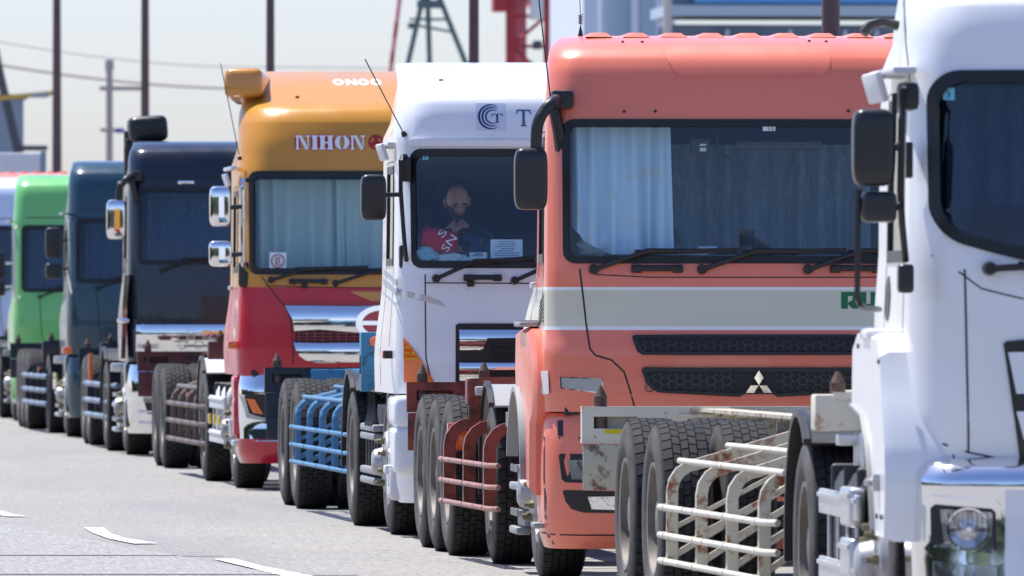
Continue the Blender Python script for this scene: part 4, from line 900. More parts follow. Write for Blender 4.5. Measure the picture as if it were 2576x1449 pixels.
# heavy stencil lettering NIHON with crimson keyline, a wheel emblem, and roof letters
N_ = [[(0, 0), (.30, 0), (.30, .08), (.22, .12), (.22, .88), (.30, .92), (.30, 1), (0, 1), (0, .92), (.07, .88), (.07, .12), (0, .08)], [(.20, 1), (.42, 1), (.86, .1), (.86, 0), (.68, 0)], [(.66, 1), (1, 1), (1, .92), (.90, .88), (.90, .1), (.80, .3), (.80, .88), (.66, .92)]]
I_ = [[(0, 0), (1, 0), (1, .08), (.84, .12), (.84, .88), (1, .92), (1, 1), (0, 1), (0, .92), (.16, .88), (.16, .12), (0, .08)]]
H_ = [[(0, 0), (.46, 0), (.46, .08), (.38, .12), (.38, .88), (.46, .92), (.46, 1), (0, 1), (0, .92), (.08, .88), (.08, .12), (0, .08)], [(.54, 0), (1, 0), (1, .08), (.92, .12), (.92, .88), (1, .92), (1, 1), (.54, 1), (.54, .92), (.62, .88), (.62, .12), (.54, .08)], [(.36, .44), (.64, .44), (.64, .54), (.36, .54)]]
def O_(n=20):
    L = []
    for sg in (-1, 1):
        a = [(0.5 + sg * 0.05, 1)] + [(0.5 + sg * 0.5 * math.sin(math.pi * k / 10), 0.5 + 0.5 * math.cos(math.pi * k / 10)) for k in range(1, 10)] + [(0.5 + sg * 0.05, 0)]
        b = [(0.5 + sg * 0.05, 0.06)] + [(0.5 + sg * 0.16 * math.sin(math.pi * k / 10), 0.5 - 0.43 * math.cos(math.pi * k / 10)) for k in range(1, 10)] + [(0.5 + sg * 0.05, 0.94)]
        for i in range(10): L.append([a[i], a[i + 1], b[9 - i], b[10 - i]])
    return L
for mat, off, ex in (('decal_red', 0.002, 1.6), ('decal_white', 0.004, 0.0)):
    m = MB()
    for gl, u0, u1 in ((N_, 746, 784), (I_, 787, 803), (H_, 806, 842), (O_(), 845, 882), (N_, 884, 922)):
        for poly in gl:
            P = [(T.U(u0 + a * (u1 - u0)), T.Z(375 - b * 36)) for a, b in poly]
            if ex:
                cx = sum(p[0] for p in P) / len(P); cz = sum(p[1] for p in P) / len(P); e = ex / T.s
                P = [(x + e * (1 if x > cx else -1), z + e * (1 if z > cz else -1)) for x, z in P]
            patch(m, P, f4, off, 0.001, 0.3)
    m.build('lettering', mat, T.cab)
m = MB(); c = (T.U(949), T.Z(356)); e = ellipse(*c, 0.066, 0.064, 24); ei = ellipse(*c, 0.048, 0.046, 24); ring(m, e, ei, f4, 0.003, 0.001)
for g in (90, 210, 330):
    a = R(g); d = (math.cos(a), math.sin(a)); n = (-d[1], d[0]); patch(m, [(c[0] + d[0] * r + n[0] * w_, c[1] + d[1] * r + n[1] * w_) for r, w_ in ((0.0, 0.014), (0.052, 0.02), (0.052, -0.02), (0.0, -0.014))], f4, 0.003, 0.001, 1)
m.build('wheel_emblem', 'decal_red', T.cab)
m = MB()
for k, gl in enumerate('ONOO'):
    u0 = 862 + 32 * k
    def froof(x, z, off=0.0): return Vector((x, T.sh.yf(x, z), z + off))
    z0, z1 = 3.46, 3.515
    if gl == 'O': ring(m, ellipse(T.U(u0 + 13), 3.488, 0.046, 0.030, 20), ellipse(T.U(u0 + 13), 3.488, 0.024, 0.014, 20), froof, 0.004, 0.001)
    else:
        x0, x1 = T.U(u0), T.U(u0 + 28); w_ = 0.024
        for P in ([(x0, z0), (x0 + w_, z0), (x0 + w_, z1), (x0, z1)], [(x1 - w_, z0), (x1, z0), (x1, z1), (x1 - w_, z1)], [(x0, z1), (x0 + w_, z1), (x1, z0), (x1 - w_, z0)]): patch(m, P, froof, 0.004, 0.001, 0.3)
m.build('roof_lettering', 'decal_white', T.cab)
m = MB()
for u, v in ((1186 / 1.59, 378 / 1.59), (761, 240)):
    p = f4(T.U(761), T.Z(240), 0.004); m.box(p, (0.03, 0.03, 0.02))
m.build('roof_drain', 'chassis', T.cab)
# chrome wings, centre emblem and mesh
half = [(959, 768), (900, 770), (716, 768), (722, 782), (733, 800), (737, 818), (739, 832), (800, 828), (860, 833), (900, 836), (959, 838)]
P = T.P(half); full = P + [(-x, z) for x, z in reversed(P[1:-1])]
gb = patch(MB(), T.P([(742, 830), (742, 868), (1176, 868), (1176, 830)]), f4, 0.004, 0.02, 0.1).build('grille', 'seam', T.root)
m = MB()
for k in range(22): m.box(f4(-0.70 + 0.0667 * k, T.Z(849), 0.008), (0.006, 0.01, 0.12))
for v in (838, 846, 854, 862):
    for k in range(10): m.box(f4(-0.65 + 0.144 * k, T.Z(v), 0.008), (0.145, 0.01, 0.005))
m.build('grille_mesh', 'crimson', gb)
patch(MB(), full, bulge(f4, T.Z(802), 0.135, 0.05), 0.012, 0.02, 0.025).build('grille_wing', 'chrome', gb)
P = T.P([(959, 861), (800, 863), (737, 861), (743, 880), (752, 895), (768, 906), (800, 913), (860, 911), (959, 910)]); patch(MB(), P + [(-x, z) for x, z in reversed(P[1:-1])], bulge(f4, T.Z(887), 0.105, 0.04), 0.012, 0.02, 0.025).build('grille_wing', 'chrome', gb)
m = MB(); c = (0, T.Z(812)); 
def emb(off): return lambda x, z, o=0.0: f4(x, z, o + off)
patch(m, ellipse(0, c[1], 0.17, 0.105, 36), f4, 0.07, 0.02, 0.08); eb = m.build('emblem_backing', 'crimson', gb)
m = MB(); ring(m, ellipse(0, c[1], 0.225, 0.15, 40), ellipse(0, c[1], 0.172, 0.107, 40), f4, 0.085, 0.04)
patch(m, [(-0.17, c[1] - 0.018), (0.17, c[1] - 0.018), (0.17, c[1] + 0.018), (-0.17, c[1] + 0.018)], f4, 0.08, 0.01); m.build('emblem', 'chrome', gb)
# bumper
bs4 = Shell([(0.23, 0.08, 1.16, 0.07, 0.2), (0.34, 0.0, 1.20, 0.07, 0.2), (0.44, -0.02, 1.205, 0.07, 0.2)], 0.72, 0.02)
bp = bs4.mesh([0.23, 0.26, 0.30, 0.34, 0.39, 0.44]).build('bumper', 'crimson', T.root, 40)
bs5 = Shell([(0.40, -0.03, 1.18, 0.08, 0.17), (0.60, 0.0, 1.195, 0.08, 0.17), (0.85, -0.03, 1.20, 0.08, 0.17), (0.99, 0.02, 1.18, 0.08, 0.17)], 0.42, 0.02)
bs5.mesh([0.42, 0.46, 0.52, 0.60, 0.7, 0.78, 0.85, 0.90, 0.94, 0.97, 0.99]).build('bumper_cover', 'chrome', bp, 60)
m = MB(); m.box((0, 0.35, 1.0), (2.2, 0.5, 0.06), 0.02); m.build('bumper_gap', 'gasket', T.root)
for sg in (1, -1):
    mk = lambda pts: [(sg * x, z) for x, z in T.P(pts)]
    o = patch(MB(), mk([(605, 993), (625, 990), (780, 992), (780, 1062), (660, 1058), (622, 1050)]), bs5.f, 0.006, 0.02, 0.05).build('headlight_housing', 'gasket', bp)
    patch(MB(), mk([(608, 996), (616, 996), (628, 1040), (660, 1050), (780, 1054), (780, 1060), (655, 1057), (620, 1048)]), bs5.f, 0.018, 0.01, 0.05).build('light_strip', 'clear', o)
    patch(MB(), mk([(620, 1002), (640, 1004), (662, 1042), (636, 1038)]), bs5.f, 0.016, 0.01, 0.05).build('turn_signal', 'amber', o)
    patch(MB(), mk([(668, 1002), (760, 1004), (760, 1046), (690, 1044)]), bs5.f, 0.012, 0.01, 0.05).build('headlight', 'headlight', o)
    patch(MB(), mk([(626, 1086), (640, 1078), (780, 1080), (780, 1108), (640, 1106)]), bs5.f, 0.004, 0.02, 0.05).build('air_intake', 'gasket', bp)
    m = MB(); m.box((sg * 1.245, 0.30, 1.235), (0.10, 0.12, 0.07), 0.02); m.build('side_repeater', 'amber', T.root)
    m = MB(); m.box((sg * 1.15, 0.62, 0.87), (0.16, 0.42, 0.22), 0.05, None, 3); m.box((sg * 1.17, 0.58, 0.62), (0.12, 0.34, 0.34), 0.04, None, 3); m.build('corner_fender', 'crimson', T.root)
    m = MB(); m.box((sg * 1.17, 0.5, 0.40), (0.14, 0.34, 0.05), 0.015); m.box((sg * 1.22, 0.75, 0.52), (0.06, 0.12, 0.16), 0.02); m.build('step', 'steel', T.root)
T.wiper((682, 704), (762, 678), (740, 676), (926, 672)); T.wiper((844, 712), (924, 686), (906, 684), (1088, 680)); T.handle(729, 821, 707)
m = MB(); m.box(f4(T.U(765), T.Z(716), 0.02), (0.05, 0.03, 0.06), 0.01); m.build('wiper_nozzle', 'black_plastic', T.root)
for cu, cv, w_, h_ in ((551, 519, 0.175, 0.335), (552, 638, 0.19, 0.215)):
    T.mirror((T.U(cu), -0.05, T.Z(cv)), (w_, 0.14, h_), 'chrome', arms=[[(T.U(cu + 18), -0.02, T.Z(cv + 4)), (T.U(609), 0.02, T.Z(cv))]], armr=0.02)
for sg in (-1, 1):
    m = MB(); x = -sg * T.U(610); m.tube([(sg * 1.13, 0.2, T.Z(452)), (x, 0.04, T.Z(452)), (x, 0.02, T.Z(470)), (x, 0.02, T.Z(660)), (sg * 1.13, 0.18, T.Z(684))], 0.022, 10); m.build('mirror_post', 'chrome', T.root)
    m = MB(); m.box((sg * 1.16, 0.18, T.Z(690)), (0.09, 0.08, 0.22), 0.03, None, 3); m.build('mirror_bracket', 'black_plastic', T.root)
T.whip([(T.U(606), 0.3, T.Z(390)), (T.U(585), 0.26, T.Z(290)), (T.U(557), 0.2, T.Z(158))], (T.U(608), 0.32, T.Z(398)))
m = MB(); m.box(T.sh.fl(1.3, 1.72, 0.03), (0.035, 0.16, 0.035), 0.012); m.build('door_handle', 'steel', T.root)
m = MB(); ring(m, [(0.55 + 0.22 * math.cos(R(15 * k)), 1.45 + 0.17 * math.sin(R(15 * k))) for k in range(24)], [(0.55 + 0.16 * math.cos(R(15 * k)), 1.45 + 0.12 * math.sin(R(15 * k))) for k in range(24)], lambda a, c, o_=0: T.sh.fl(a, c, o_), 0.003, 0.001); m.build('door_emblem', 'decal_beige', T.cab)
T.interior(-0.62, True)
T.curtain('front_curtain', -1.05, -0.30, 2.64, 1.86, 0.36, 'curtain_grey', 0.14, 0.04, 0.24, 11); T.curtain('front_curtain', -0.36, 0.5, 2.64, 1.86, 0.33, 'curtain_grey', 0.085, 0.016, 0.24, 12); T.curtain('rear_curtain', 0.45, 1.0, 2.6, 1.86, 0.6, 'curtain_dark', 0.1, 0.02, 0.6, 13)
m = MB(); patch(m, T.P([(679, 634), (721, 635), (720, 677), (678, 676)]), f4, 0.002, 0.001); o = m.build('round_seal_sticker', 'paper', T.ws)
m = MB(); c = (T.U(699.5), T.Z(656)); 
for a, b in ((0.060, 0.052), (0.045, 0.041)): ring(m, ellipse(*c, a, a, 28), ellipse(*c, b, b, 28), f4, 0.0035, 0.001)
for P in ([(-.02, .028), (.022, .028), (.022, .018), (-.02, .018)], [(-.02, .018), (-.008, .018), (-.008, -.03), (-.02, -.03)], [(-.008, -.022), (.03, -.022), (.03, -.03), (-.008, -.03)], [(.004, .01), (.016, .01), (.016, -.015), (.004, -.015)]): patch(m, [(c[0] + a, c[1] + b) for a, b in P], f4, 0.0035, 0.001, 1)
m.build('seal_print', 'decal_red', o)
T.running_gear('white_plastic'); T.gear_tank('white_plastic', 'white_plastic', 'yellow_lens')

# ------------------------------------------------------------------ TRUCK 5: black, with a raised air intake
def simple_truck(label, uc, s, zc, mat, z0, z1, ztop, zb=0.98, gl='glass_dark', fa=1.4, da=4.5, fender='black_plastic', gear='steps', sfm='galv', mirrors='black', roof_y=0.55, dark=True, yaw=0.0, bumper=None, xw=1.10):
    t = Truck(label, uc, s, zc, yaw, rows_std(zb, z0, z1, ztop, y_roof=roof_y), 2.05, mat, (xw, z0, z1), (0.62, 1.42, z0 + 0.05, z1 - 0.12), gl=gl, fa=fa, da=da)
    t.interior(-0.62); t.running_gear(fender); t.curtain('front_curtain', -0.98, 0.98, z1 - 0.06, z0 + 0.03, 0.42, 'curtain_dark', 0.12, 0.02, 0.34, int(zc))  # closed curtain added to lighten the windscreen, in place of its bluish reflection
    if gear == 'steps': t.gear_steps(sfm)
    elif gear == 'tank': t.gear_tank(sfm, sfm)
    m = MB()
    ribbon(m, [(-0.86, z0 - 0.05), (-0.84, z0 - 0.5), (-0.80, zb + 0.02)], 0.010, t.sh.f, 0.0015); ribbon(m, [(0.86, z0 - 0.05), (0.84, z0 - 0.5), (0.80, zb + 0.02)], 0.010, t.sh.f, 0.0015)
    zz = z1 + 0.10; ribbon(m, [(-1.16 + 0.116 * k, zz) for k in range(21)], 0.012, t.sh.f, 0.0015); m.build('panel_gap', 'seam', t.cab)
    for k, x in enumerate((-0.86, -0.1)):
        p = lambda dx, dz, off: t.sh.f(x + dx, z0 + dz, off); m = MB(); m.cyl(p(0, -0.06, 0), p(0, -0.06, 0.07), 0.024, n=10); m.tube([p(0, -0.06, 0.06), p(0.32, 0.06, 0.055), p(0.6, 0.07, 0.05)], 0.013); w_ = m.build('wiper', 'black_plastic', t.root)
        m = MB(); m.bar([p(0.2 + 0.1 * j, 0.055 + 0.003 * j, 0.03) for j in range(8)], 0.014, 0.03); m.build('wiper_blade', 'gasket', w_)
    b = Shell([(0.24, 0.06, 1.17, 0.07, 0.2), (0.4, 0.0, 1.20, 0.07, 0.2), (0.75, -0.03, 1.21, 0.07, 0.2), (zb - 0.03, 0.02, 1.19, 0.07, 0.18)], 0.74, 0.02)
    t.bs = b; t.bp = b.mesh([0.24, 0.28, 0.33, 0.4, 0.55, 0.75, 0.85, zb - 0.06, zb - 0.03]).build('bumper', bumper or mat, t.root, 40)
    for sg in (1, -1):
        o = patch(MB(), [(sg * x, z) for x, z in [(-1.08, 0.78), (-0.62, 0.78), (-0.64, 0.54), (-1.04, 0.56)]], b.f, 0.006, 0.02, 0.05).build('headlight', 'headlight', t.bp)
        if mirrors == 'black':
            x, y = -1.37 * sg, -0.05
            for cz, h in ((z0 + 0.47, 0.36), (z0 + 0.14, 0.18)):
                m = MB(); m.sq((x, y, cz), (0.2, 0.13, h)); o = m.build('mirror', 'mirror_black', t.root, 180)
                m = MB(); m.box((x, y + 0.062, cz), (0.17, 0.006, h * 0.88), 0.002); m.build('mirror_glass', 'chrome', o)
                m = MB(); m.tube([(x, y, cz + 0.02), (-1.2 * sg, 0.04, cz + 0.03)], 0.016); m.build('mirror_arm', 'black_plastic', o)
            m = MB(); m.tube([(-1.15 * sg, 0.18, z1 - 0.02), (-1.2 * sg, 0.04, z1 - 0.05), (-1.2 * sg, 0.03, z0 + 0.1), (-1.15 * sg, 0.16, z0 - 0.12)], 0.018, 8); m.build('mirror_post', 'chrome', t.root)
        m = MB(); m.box((sg * 1.24, 0.5, z1 + 0.05), (0.05, 0.9, 0.03), 0.01); m.build('rain_visor', 'grey_plastic', t.root)
        m = MB(); m.box((sg * 1.13, 0.5, 0.86), (0.18, 0.5, 0.24), 0.05, None, 3); m.box((sg * 1.17, 0.45, 0.45), (0.1, 0.3, 0.3), 0.03); m.build('corner_fender', mat, t.root)
    return t
t5 = simple_truck('glossy black tractor truck with raised air intake and chrome lower front', 614, 243.4, 102.7, 'black_paint', 1.985, 2.79, 3.272, fa=1.4, da=4.2, mirrors=None, bumper='chrome', sfm='steel')
T = t5
goose_mirror(T, T.U(288), T.Z(552), (0.19, 0.13, 0.40), 'chrome')
m = MB()
m.box((-0.89, 2.2, 3.42), (0.41, 0.55, 0.275), 0.085, Matrix.Rotation(R(-4), 3, 'Y'), 3); m.cyl((-1.06, 2.3, 1.0), (-1.06, 2.3, 3.4), 0.075, n=16); m.box((-0.98, 2.3, 3.27), (0.3, 0.3, 0.1), 0.04); o = m.build('air_intake', 'black_plastic', T.root, 40)
m = MB()
for k in range(6): m.box((-0.89, 1.955 + 0.085 * max(0, k - 2), 3.455 + 0.028 * min(k, 3)), (0.33, 0.03, 0.012), 0.003, Matrix.Rotation(R(-4), 3, 'Y'))
m.build('intake_slat', 'steel', o)
m = MB(); p = T.sh.f(T.U(468), T.Z(458), 0.012); m.box(p, (0.17, 0.02, 0.035), 0.008); m.build('badge', 'chrome', T.root)
gb = patch(MB(), mirror_pts([(0, T.Z(806)), (-1.12, T.Z(802)), (-1.12, T.Z(884)), (0, T.Z(884))]), bulge(T.sh.f, T.Z(850), 0.20, 0.05), -0.036, 0.06, 0.03).build('front_trim', 'chrome', T.root)
T.bulged = bulge(T.sh.f, T.Z(850), 0.20, 0.05)
P = mirror_pts([(0, T.Z(831)), (T.U(440), T.Z(831)), (T.U(462), T.Z(872)), (0, T.Z(872))]); o = patch(MB(), P, T.sh.f, 0.010, 0.02, 0.1).build('grille', 'seam', T.root)
m = MB(); hexgrid(m, -0.64, 0.64, T.Z(868), T.Z(836), 0.055, T.sh.f, 0.018); m.build('grille_mesh', 'steel', o)
m = MB(); patch(m, mirror_pts([(0, T.Z(672)), (-1.10, T.Z(672)), (-1.10, T.Z(800)), (0, T.Z(803))]), T.sh.f, 0.012, 0.02, 0.1); o = m.build('front_panel', 'black_paint', T.root)
m = MB(); patch(m, [(-1.12, T.Z(838)), (T.U(398), T.Z(838)), (T.U(398), T.Z(876)), (-1.10, T.Z(876))], T.sh.f, 0.012, 0.02, 0.05); m.build('headlight', 'headlight', T.root)
for sg in (-1, 1):
    m = MB(); m.bar([(sg * 1.215, 0.16, T.Z(690)), (sg * 1.235, 0.18, T.Z(760)), (sg * 1.24, 0.20, T.Z(830)), (sg * 1.25, 0.22, T.Z(900))], 0.05, 0.16, (0, 1, 0)); m.box((sg * 1.25, 0.14, T.Z(806)), (0.12, 0.2, 0.05), 0.02); m.build('corner_trim', 'chrome', T.root)
m = MB()
for v in (1035, 1062): m.tube([T.bs.f(-1.1, T.Z(v), 0.03), T.bs.f(-0.6, T.Z(v), 0.03), T.bs.f(0, T.Z(v), 0.03)], 0.012)
m.build('bumper_rail', 'chrome', T.bp)
m = MB(); patch(m, mirror_pts([(0, 0.72), (-1.08, 0.72), (-1.0, 0.44), (0, 0.44)]), T.bs.f, 0.004, 0.02, 0.1); m.build('bumper_opening', 'gasket', T.bp)
t6 = simple_truck('dark teal tractor truck with smoked windscreen behind the black truck', 428, 214.6, 116.5, 'teal', 1.82, 2.585, 3.262, fa=1.4, da=4.8, sfm='steel')
T = t6
for sg in (1, -1):
    m = MB(); m.box((sg * 1.20, 0.20, 1.03), (0.12, 0.12, 0.09), 0.03); m.build('turn_signal', 'amber', T.root)
m = MB(); patch(m, [(1.45, 0.55), (2.2, 0.55), (2.2, 0.75), (1.45, 0.75)], lambda a, c, o_=0: Vector((-1.24 - o_, a + 1.0, c)), 0.0, 0.02, 0.5); m.build('warning_plate', 'yellow_lens', T.root)
t7 = simple_truck('bright green tractor truck with black mirrors at the far end of the queue', 262, 189.0, 132.3, 'green', 1.727, 2.62, 3.30, zb=0.95, fa=1.4, da=4.6, mirrors=None)
def big_mirrors(T, x=-1.35):
    for sg in (1, -1):
        for cz, h in ((T.z0 + 0.36, 0.36), (T.z0 + 0.05, 0.2)):
            m = MB(); m.sq((x * sg, -0.05, cz), (0.2, 0.13, h)); o = m.build('mirror', 'mirror_black', T.root, 180)
            m = MB(); m.tube([(x * sg, -0.05, cz + 0.02), (-1.2 * sg, 0.06, cz + 0.03)], 0.018); m.build('mirror_arm', 'chrome', o)
        m = MB(); m.tube([(-1.15 * sg, 0.18, T.z1 - 0.02), (-1.2 * sg, 0.05, T.z1 - 0.05), (-1.2 * sg, 0.04, T.z0 + 0.0), (-1.15 * sg, 0.16, T.z0 - 0.12)], 0.02, 8); m.build('mirror_post', 'steel', T.root)
big_mirrors(t7, -1.42)
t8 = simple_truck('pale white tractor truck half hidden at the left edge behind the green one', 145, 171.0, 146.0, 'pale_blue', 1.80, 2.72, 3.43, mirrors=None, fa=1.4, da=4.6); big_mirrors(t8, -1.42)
t9 = simple_truck('salmon pink tractor truck of which only the ribbed roof shows above the green one', 50, 156.0, 160.0, 'salmon_plain', 1.9, 2.75, 3.68, mirrors=None, fa=1.4, da=4.6)
m = MB()
for k in range(10): m.box((-0.95 + 0.211 * k, 1.4, 3.68), (0.11, 1.2, 0.05), 0.02)
m.build('roof_rib', 'salmon_plain', t9.root)
# ------------------------------------------------------------------ TRUCK 1: the near white truck at the right edge
t1 = Truck('nearest white tractor truck cut off by the right edge with chrome bumper', 3014, 614.0, 40.7, 1.6,
    [(0.92, 0.04, 1.15, 0.12, 0.22), (1.15, 0.0, 1.16, 0.12, 0.22), (1.5, 0.0, 1.165, 0.12, 0.22), (1.85, 0.03, 1.165, 0.12, 0.2), (2.58, 0.14, 1.155, 0.12, 0.19), (2.70, 0.155, 1.155, 0.12, 0.2), (2.82, 0.18, 1.145, 0.12, 0.22), (2.90, 0.24, 1.13, 0.12, 0.25),
     (2.97, 0.36, 1.11, 0.1, 0.28), (3.07, 0.62, 1.07, 0.1, 0.3), (3.14, 0.95, 1.03, 0.08, 0.3)],
    1.75, 'white', (1.09, 1.885, 2.56), (0.55, 1.25, 1.80, 2.42), sag=0.19, taper=-0.02, cr=0.13, gask=(0.046, 0.046), gl='glass_dark', fa=1.4, da=4.35)
T = t1; f1 = T.sh.f
T.seams([[(2430, 655), (2434, 900), (2440, 1138)], [(2322, 1096), (2380, 1118), (2440, 1138), (2576, 1166)], [(2350, 640), (2420, 668), (2470, 700), (2576, 712)]], 0.008)
o = T.panel('grille', [(2524, 858), (2532, 850), (2600, 838), (3014, 830), (3014, 1172), (2590, 1166), (2566, 1150), (2545, 1010)], 'black_plastic', 0.01, 0.03)
for sg in (1, -1):
    mk = lambda pts: [(sg * x, z) for x, z in T.P(pts)]
    for a, b, c, d in (((2535, 884), (2700, 876), (2700, 985), (2556, 990)), ((2556, 1035), (2700, 1030), (2700, 1100), (2575, 1105))): patch(MB(), mk([a, b, c, d]), f1, 0.022, 0.01).build('grille_bar', 'white_truck', o)
b1 = Shell([(0.40, -0.12, 1.15, 0.14, 0.16), (0.74, -0.10, 1.16, 0.14, 0.16), (0.87, -0.10, 1.165, 0.14, 0.15), (0.915, -0.08, 1.16, 0.14, 0.16), (0.95, -0.04, 1.15, 0.14, 0.17), (0.972, 0.02, 1.13, 0.14, 0.19), (0.985, 0.12, 1.07, 0.14, 0.24)], 0.55, 0.0)
bp = b1.mesh([0.40, 0.45, 0.55, 0.65, 0.74, 0.78, 0.81, 0.83, 0.85, 0.87, 0.89, 0.905, 0.92, 0.935, 0.945, 0.955, 0.965, 0.975, 0.985]).build('bumper', 'chrome', T.root, 60)
b1c = MB(); 
for sg in (1, -1):
    mk = lambda pts: [(sg * x, z) for x, z in T.P(pts)]
    patch(MB(), mk([(2522, 1232), (3014, 1232), (3014, 1480), (2522, 1480)]), b1.f, 0.012, 0.02).build('bumper_cover', 'white_truck', bp)
    o = patch(MB(), mk([(2322, 1262), (2340, 1245), (2500, 1258), (2512, 1272), (2516, 1410), (2500, 1420), (2345, 1402), (2326, 1380)]), b1.f, 0.012, 0.02, 0.05).build('headlight_bezel', 'chrome', bp)
    patch(MB(), mk([(2340, 1278), (2350, 1268), (2488, 1278), (2498, 1288), (2499, 1382), (2488, 1390), (2355, 1374), (2342, 1362)]), b1.f, 0.016, 0.02, 0.04).build('headlight_housing', 'gasket', bp)
    patch(MB(), mk([(2362, 1280), (2486, 1287), (2490, 1292), (2490, 1380), (2400, 1374), (2372, 1366)]), b1.f, 0.020, 0.02, 0.03).build('headlight_lens', 'headlight', bp)
    c = ((T.U(2430)) * sg, T.Z(1330)); m = MB(); n = 24
    for k, (r0, off) in enumerate(((0.090, 0.022), (0.084, 0.030), (0.05, 0.024), (0.03, 0.026))):
        ri = (0.084, 0.05, 0.03, 0.0)[k]; oi = (0.030, 0.024, 0.026, 0.034)[k]; va = [b1.f(c[0] + 0.92 * r0 * math.cos(2 * math.pi * i / n), c[1] + 0.92 * r0 * math.sin(2 * math.pi * i / n), off) for i in range(n)]; vb = [b1.f(c[0] + 0.92 * ri * math.cos(2 * math.pi * i / n), c[1] + 0.92 * ri * math.sin(2 * math.pi * i / n), oi) for i in range(n)]
        m.add(va + vb, [(i, (i + 1) % n, n + (i + 1) % n, n + i) for i in range(n)])
    m.build('headlight', 'headlight', bp); m = MB(); ring(m, ellipse(c[0], c[1], 0.086, 0.090, 30), ellipse(c[0], c[1], 0.078, 0.081, 30), b1.f, 0.032, 0.01); m.build('lamp_ring', 'chrome', bp)
    m = MB()
    for k in range(9): patch(m, mk([(2376 + 12 * k, 1288), (2379 + 12 * k, 1288), (2379 + 12 * k, 1318), (2376 + 12 * k, 1318)]), b1.f, 0.036, 0.004, 1)
    m.build('lens_flute', 'clear', bp)
    m = MB(); m.cyl(b1.f(c[0], c[1], 0.02), b1.f(c[0], c[1], 0.05), 0.014, 0.010, 12); m.build('lamp_bulb', 'chrome', bp)
    patch(MB(), mk([(2346, 1374), (2400, 1380), (2494, 1389), (2492, 1346), (2440, 1372), (2380, 1362)]), b1.f, 0.021, 0.01, 0.04).build('headlight', 'headlight', bp)
    patch(MB(), mk([(2345, 1412), (2500, 1425), (2500, 1470), (2345, 1465)]), b1.f, 0.014, 0.02, 0.05).build('fog_lamp', 'headlight', bp)
    m = MB(); m.bar([b1.f(sg * x, 0.99, -0.02) for x in (-1.06, -0.98, -0.9, -0.82)], 0.06, 0.05); m.build('bumper_lip', 'chrome', bp)
m = MB(); m.box((0, 0.42, 0.98), (2.0, 0.5, 0.14), 0.02); m.build('bumper_gap', 'gasket', T.root)
# big corner fender: stepped mouldings behind the front corner
for sg in (1, -1):
    m = MB()
    pr = [(0.22, 0.62), (0.17, 0.85), (0.20, 1.02), (0.32, 1.20), (0.40, 1.40), (0.52, 1.47), (1.40, 1.49), (1.62, 1.42), (1.66, 1.16), (1.40, 1.14), (1.08, 1.10), (0.86, 1.0), (0.70, 0.84), (0.60, 0.62)]
    vs = [(sg * 1.02, y, z) for y, z in pr] + [(sg * 1.235, y, z) for y, z in pr] + [(sg * 1.275, 0.016 + y * 0.96, 1.03 + (z - 1.03) * 0.955) for y, z in pr]; n = len(pr)
    fs = [(i, (i + 1) % n, n + (i + 1) % n, n + i) for i in range(n)] + [(n + i, n + (i + 1) % n, 2 * n + (i + 1) % n, 2 * n + i) for i in range(n)] + [tuple(range(2 * n, 3 * n)), tuple(reversed(range(n)))]
    m.add(vs, fs); m.box((sg * 1.22, 0.95, 1.47), (0.14, 0.3, 0.05), 0.02, None, 3); fd = m.build('corner_fender', 'white', T.root, 30)
    m = MB(); m.bar([(sg * 1.277, 0.62 + 0.02, 0.66), (sg * 1.277, 0.74, 0.86), (sg * 1.277, 0.9, 1.03), (sg * 1.277, 1.1, 1.13), (sg * 1.277, 1.56, 1.17)], 0.012, 0.03, (1, 0, 0)); m.build('arch_lip', 'grey_plastic', fd)
    m = MB()
    for y, z in ((0.3, 0.72), (0.5, 0.72), (0.42, 1.36), (1.3, 1.42)): m.cyl((sg * 1.27, y, z), (sg * 1.283, y, z), 0.011, n=10)
    m.build('fender_bolt', 'chassis', fd)
    m = MB(); m.box((sg * 1.285, 0.45, 0.86), (0.04, 0.1, 0.075), 0.014); m.cyl((sg * 1.29, 0.46, 0.86), (sg * 1.33, 0.44, 0.86), 0.016, n=10); m.build('fender_lamp', 'clear', fd)
    m = MB(); m.box((sg * 1.10, 2.05, 1.14), (0.18, 0.02, 0.36), 0.01); m.box((sg * 1.12, 2.02, 1.315), (0.22, 0.06, 0.03), 0.01); pl = m.build('side_plate', 'white_plastic', T.root)
    m = MB(); m.box((sg * 1.13, 2.036, 1.13), (0.085, 0.008, 0.22)); m.build('plate_print', 'decal_blue', pl); m = MB()
    for k in range(3): m.box((sg * 1.13, 2.03, 1.07 + 0.06 * k), (0.04, 0.006, 0.035))
    m.build('plate_print', 'yellow_lens', pl)
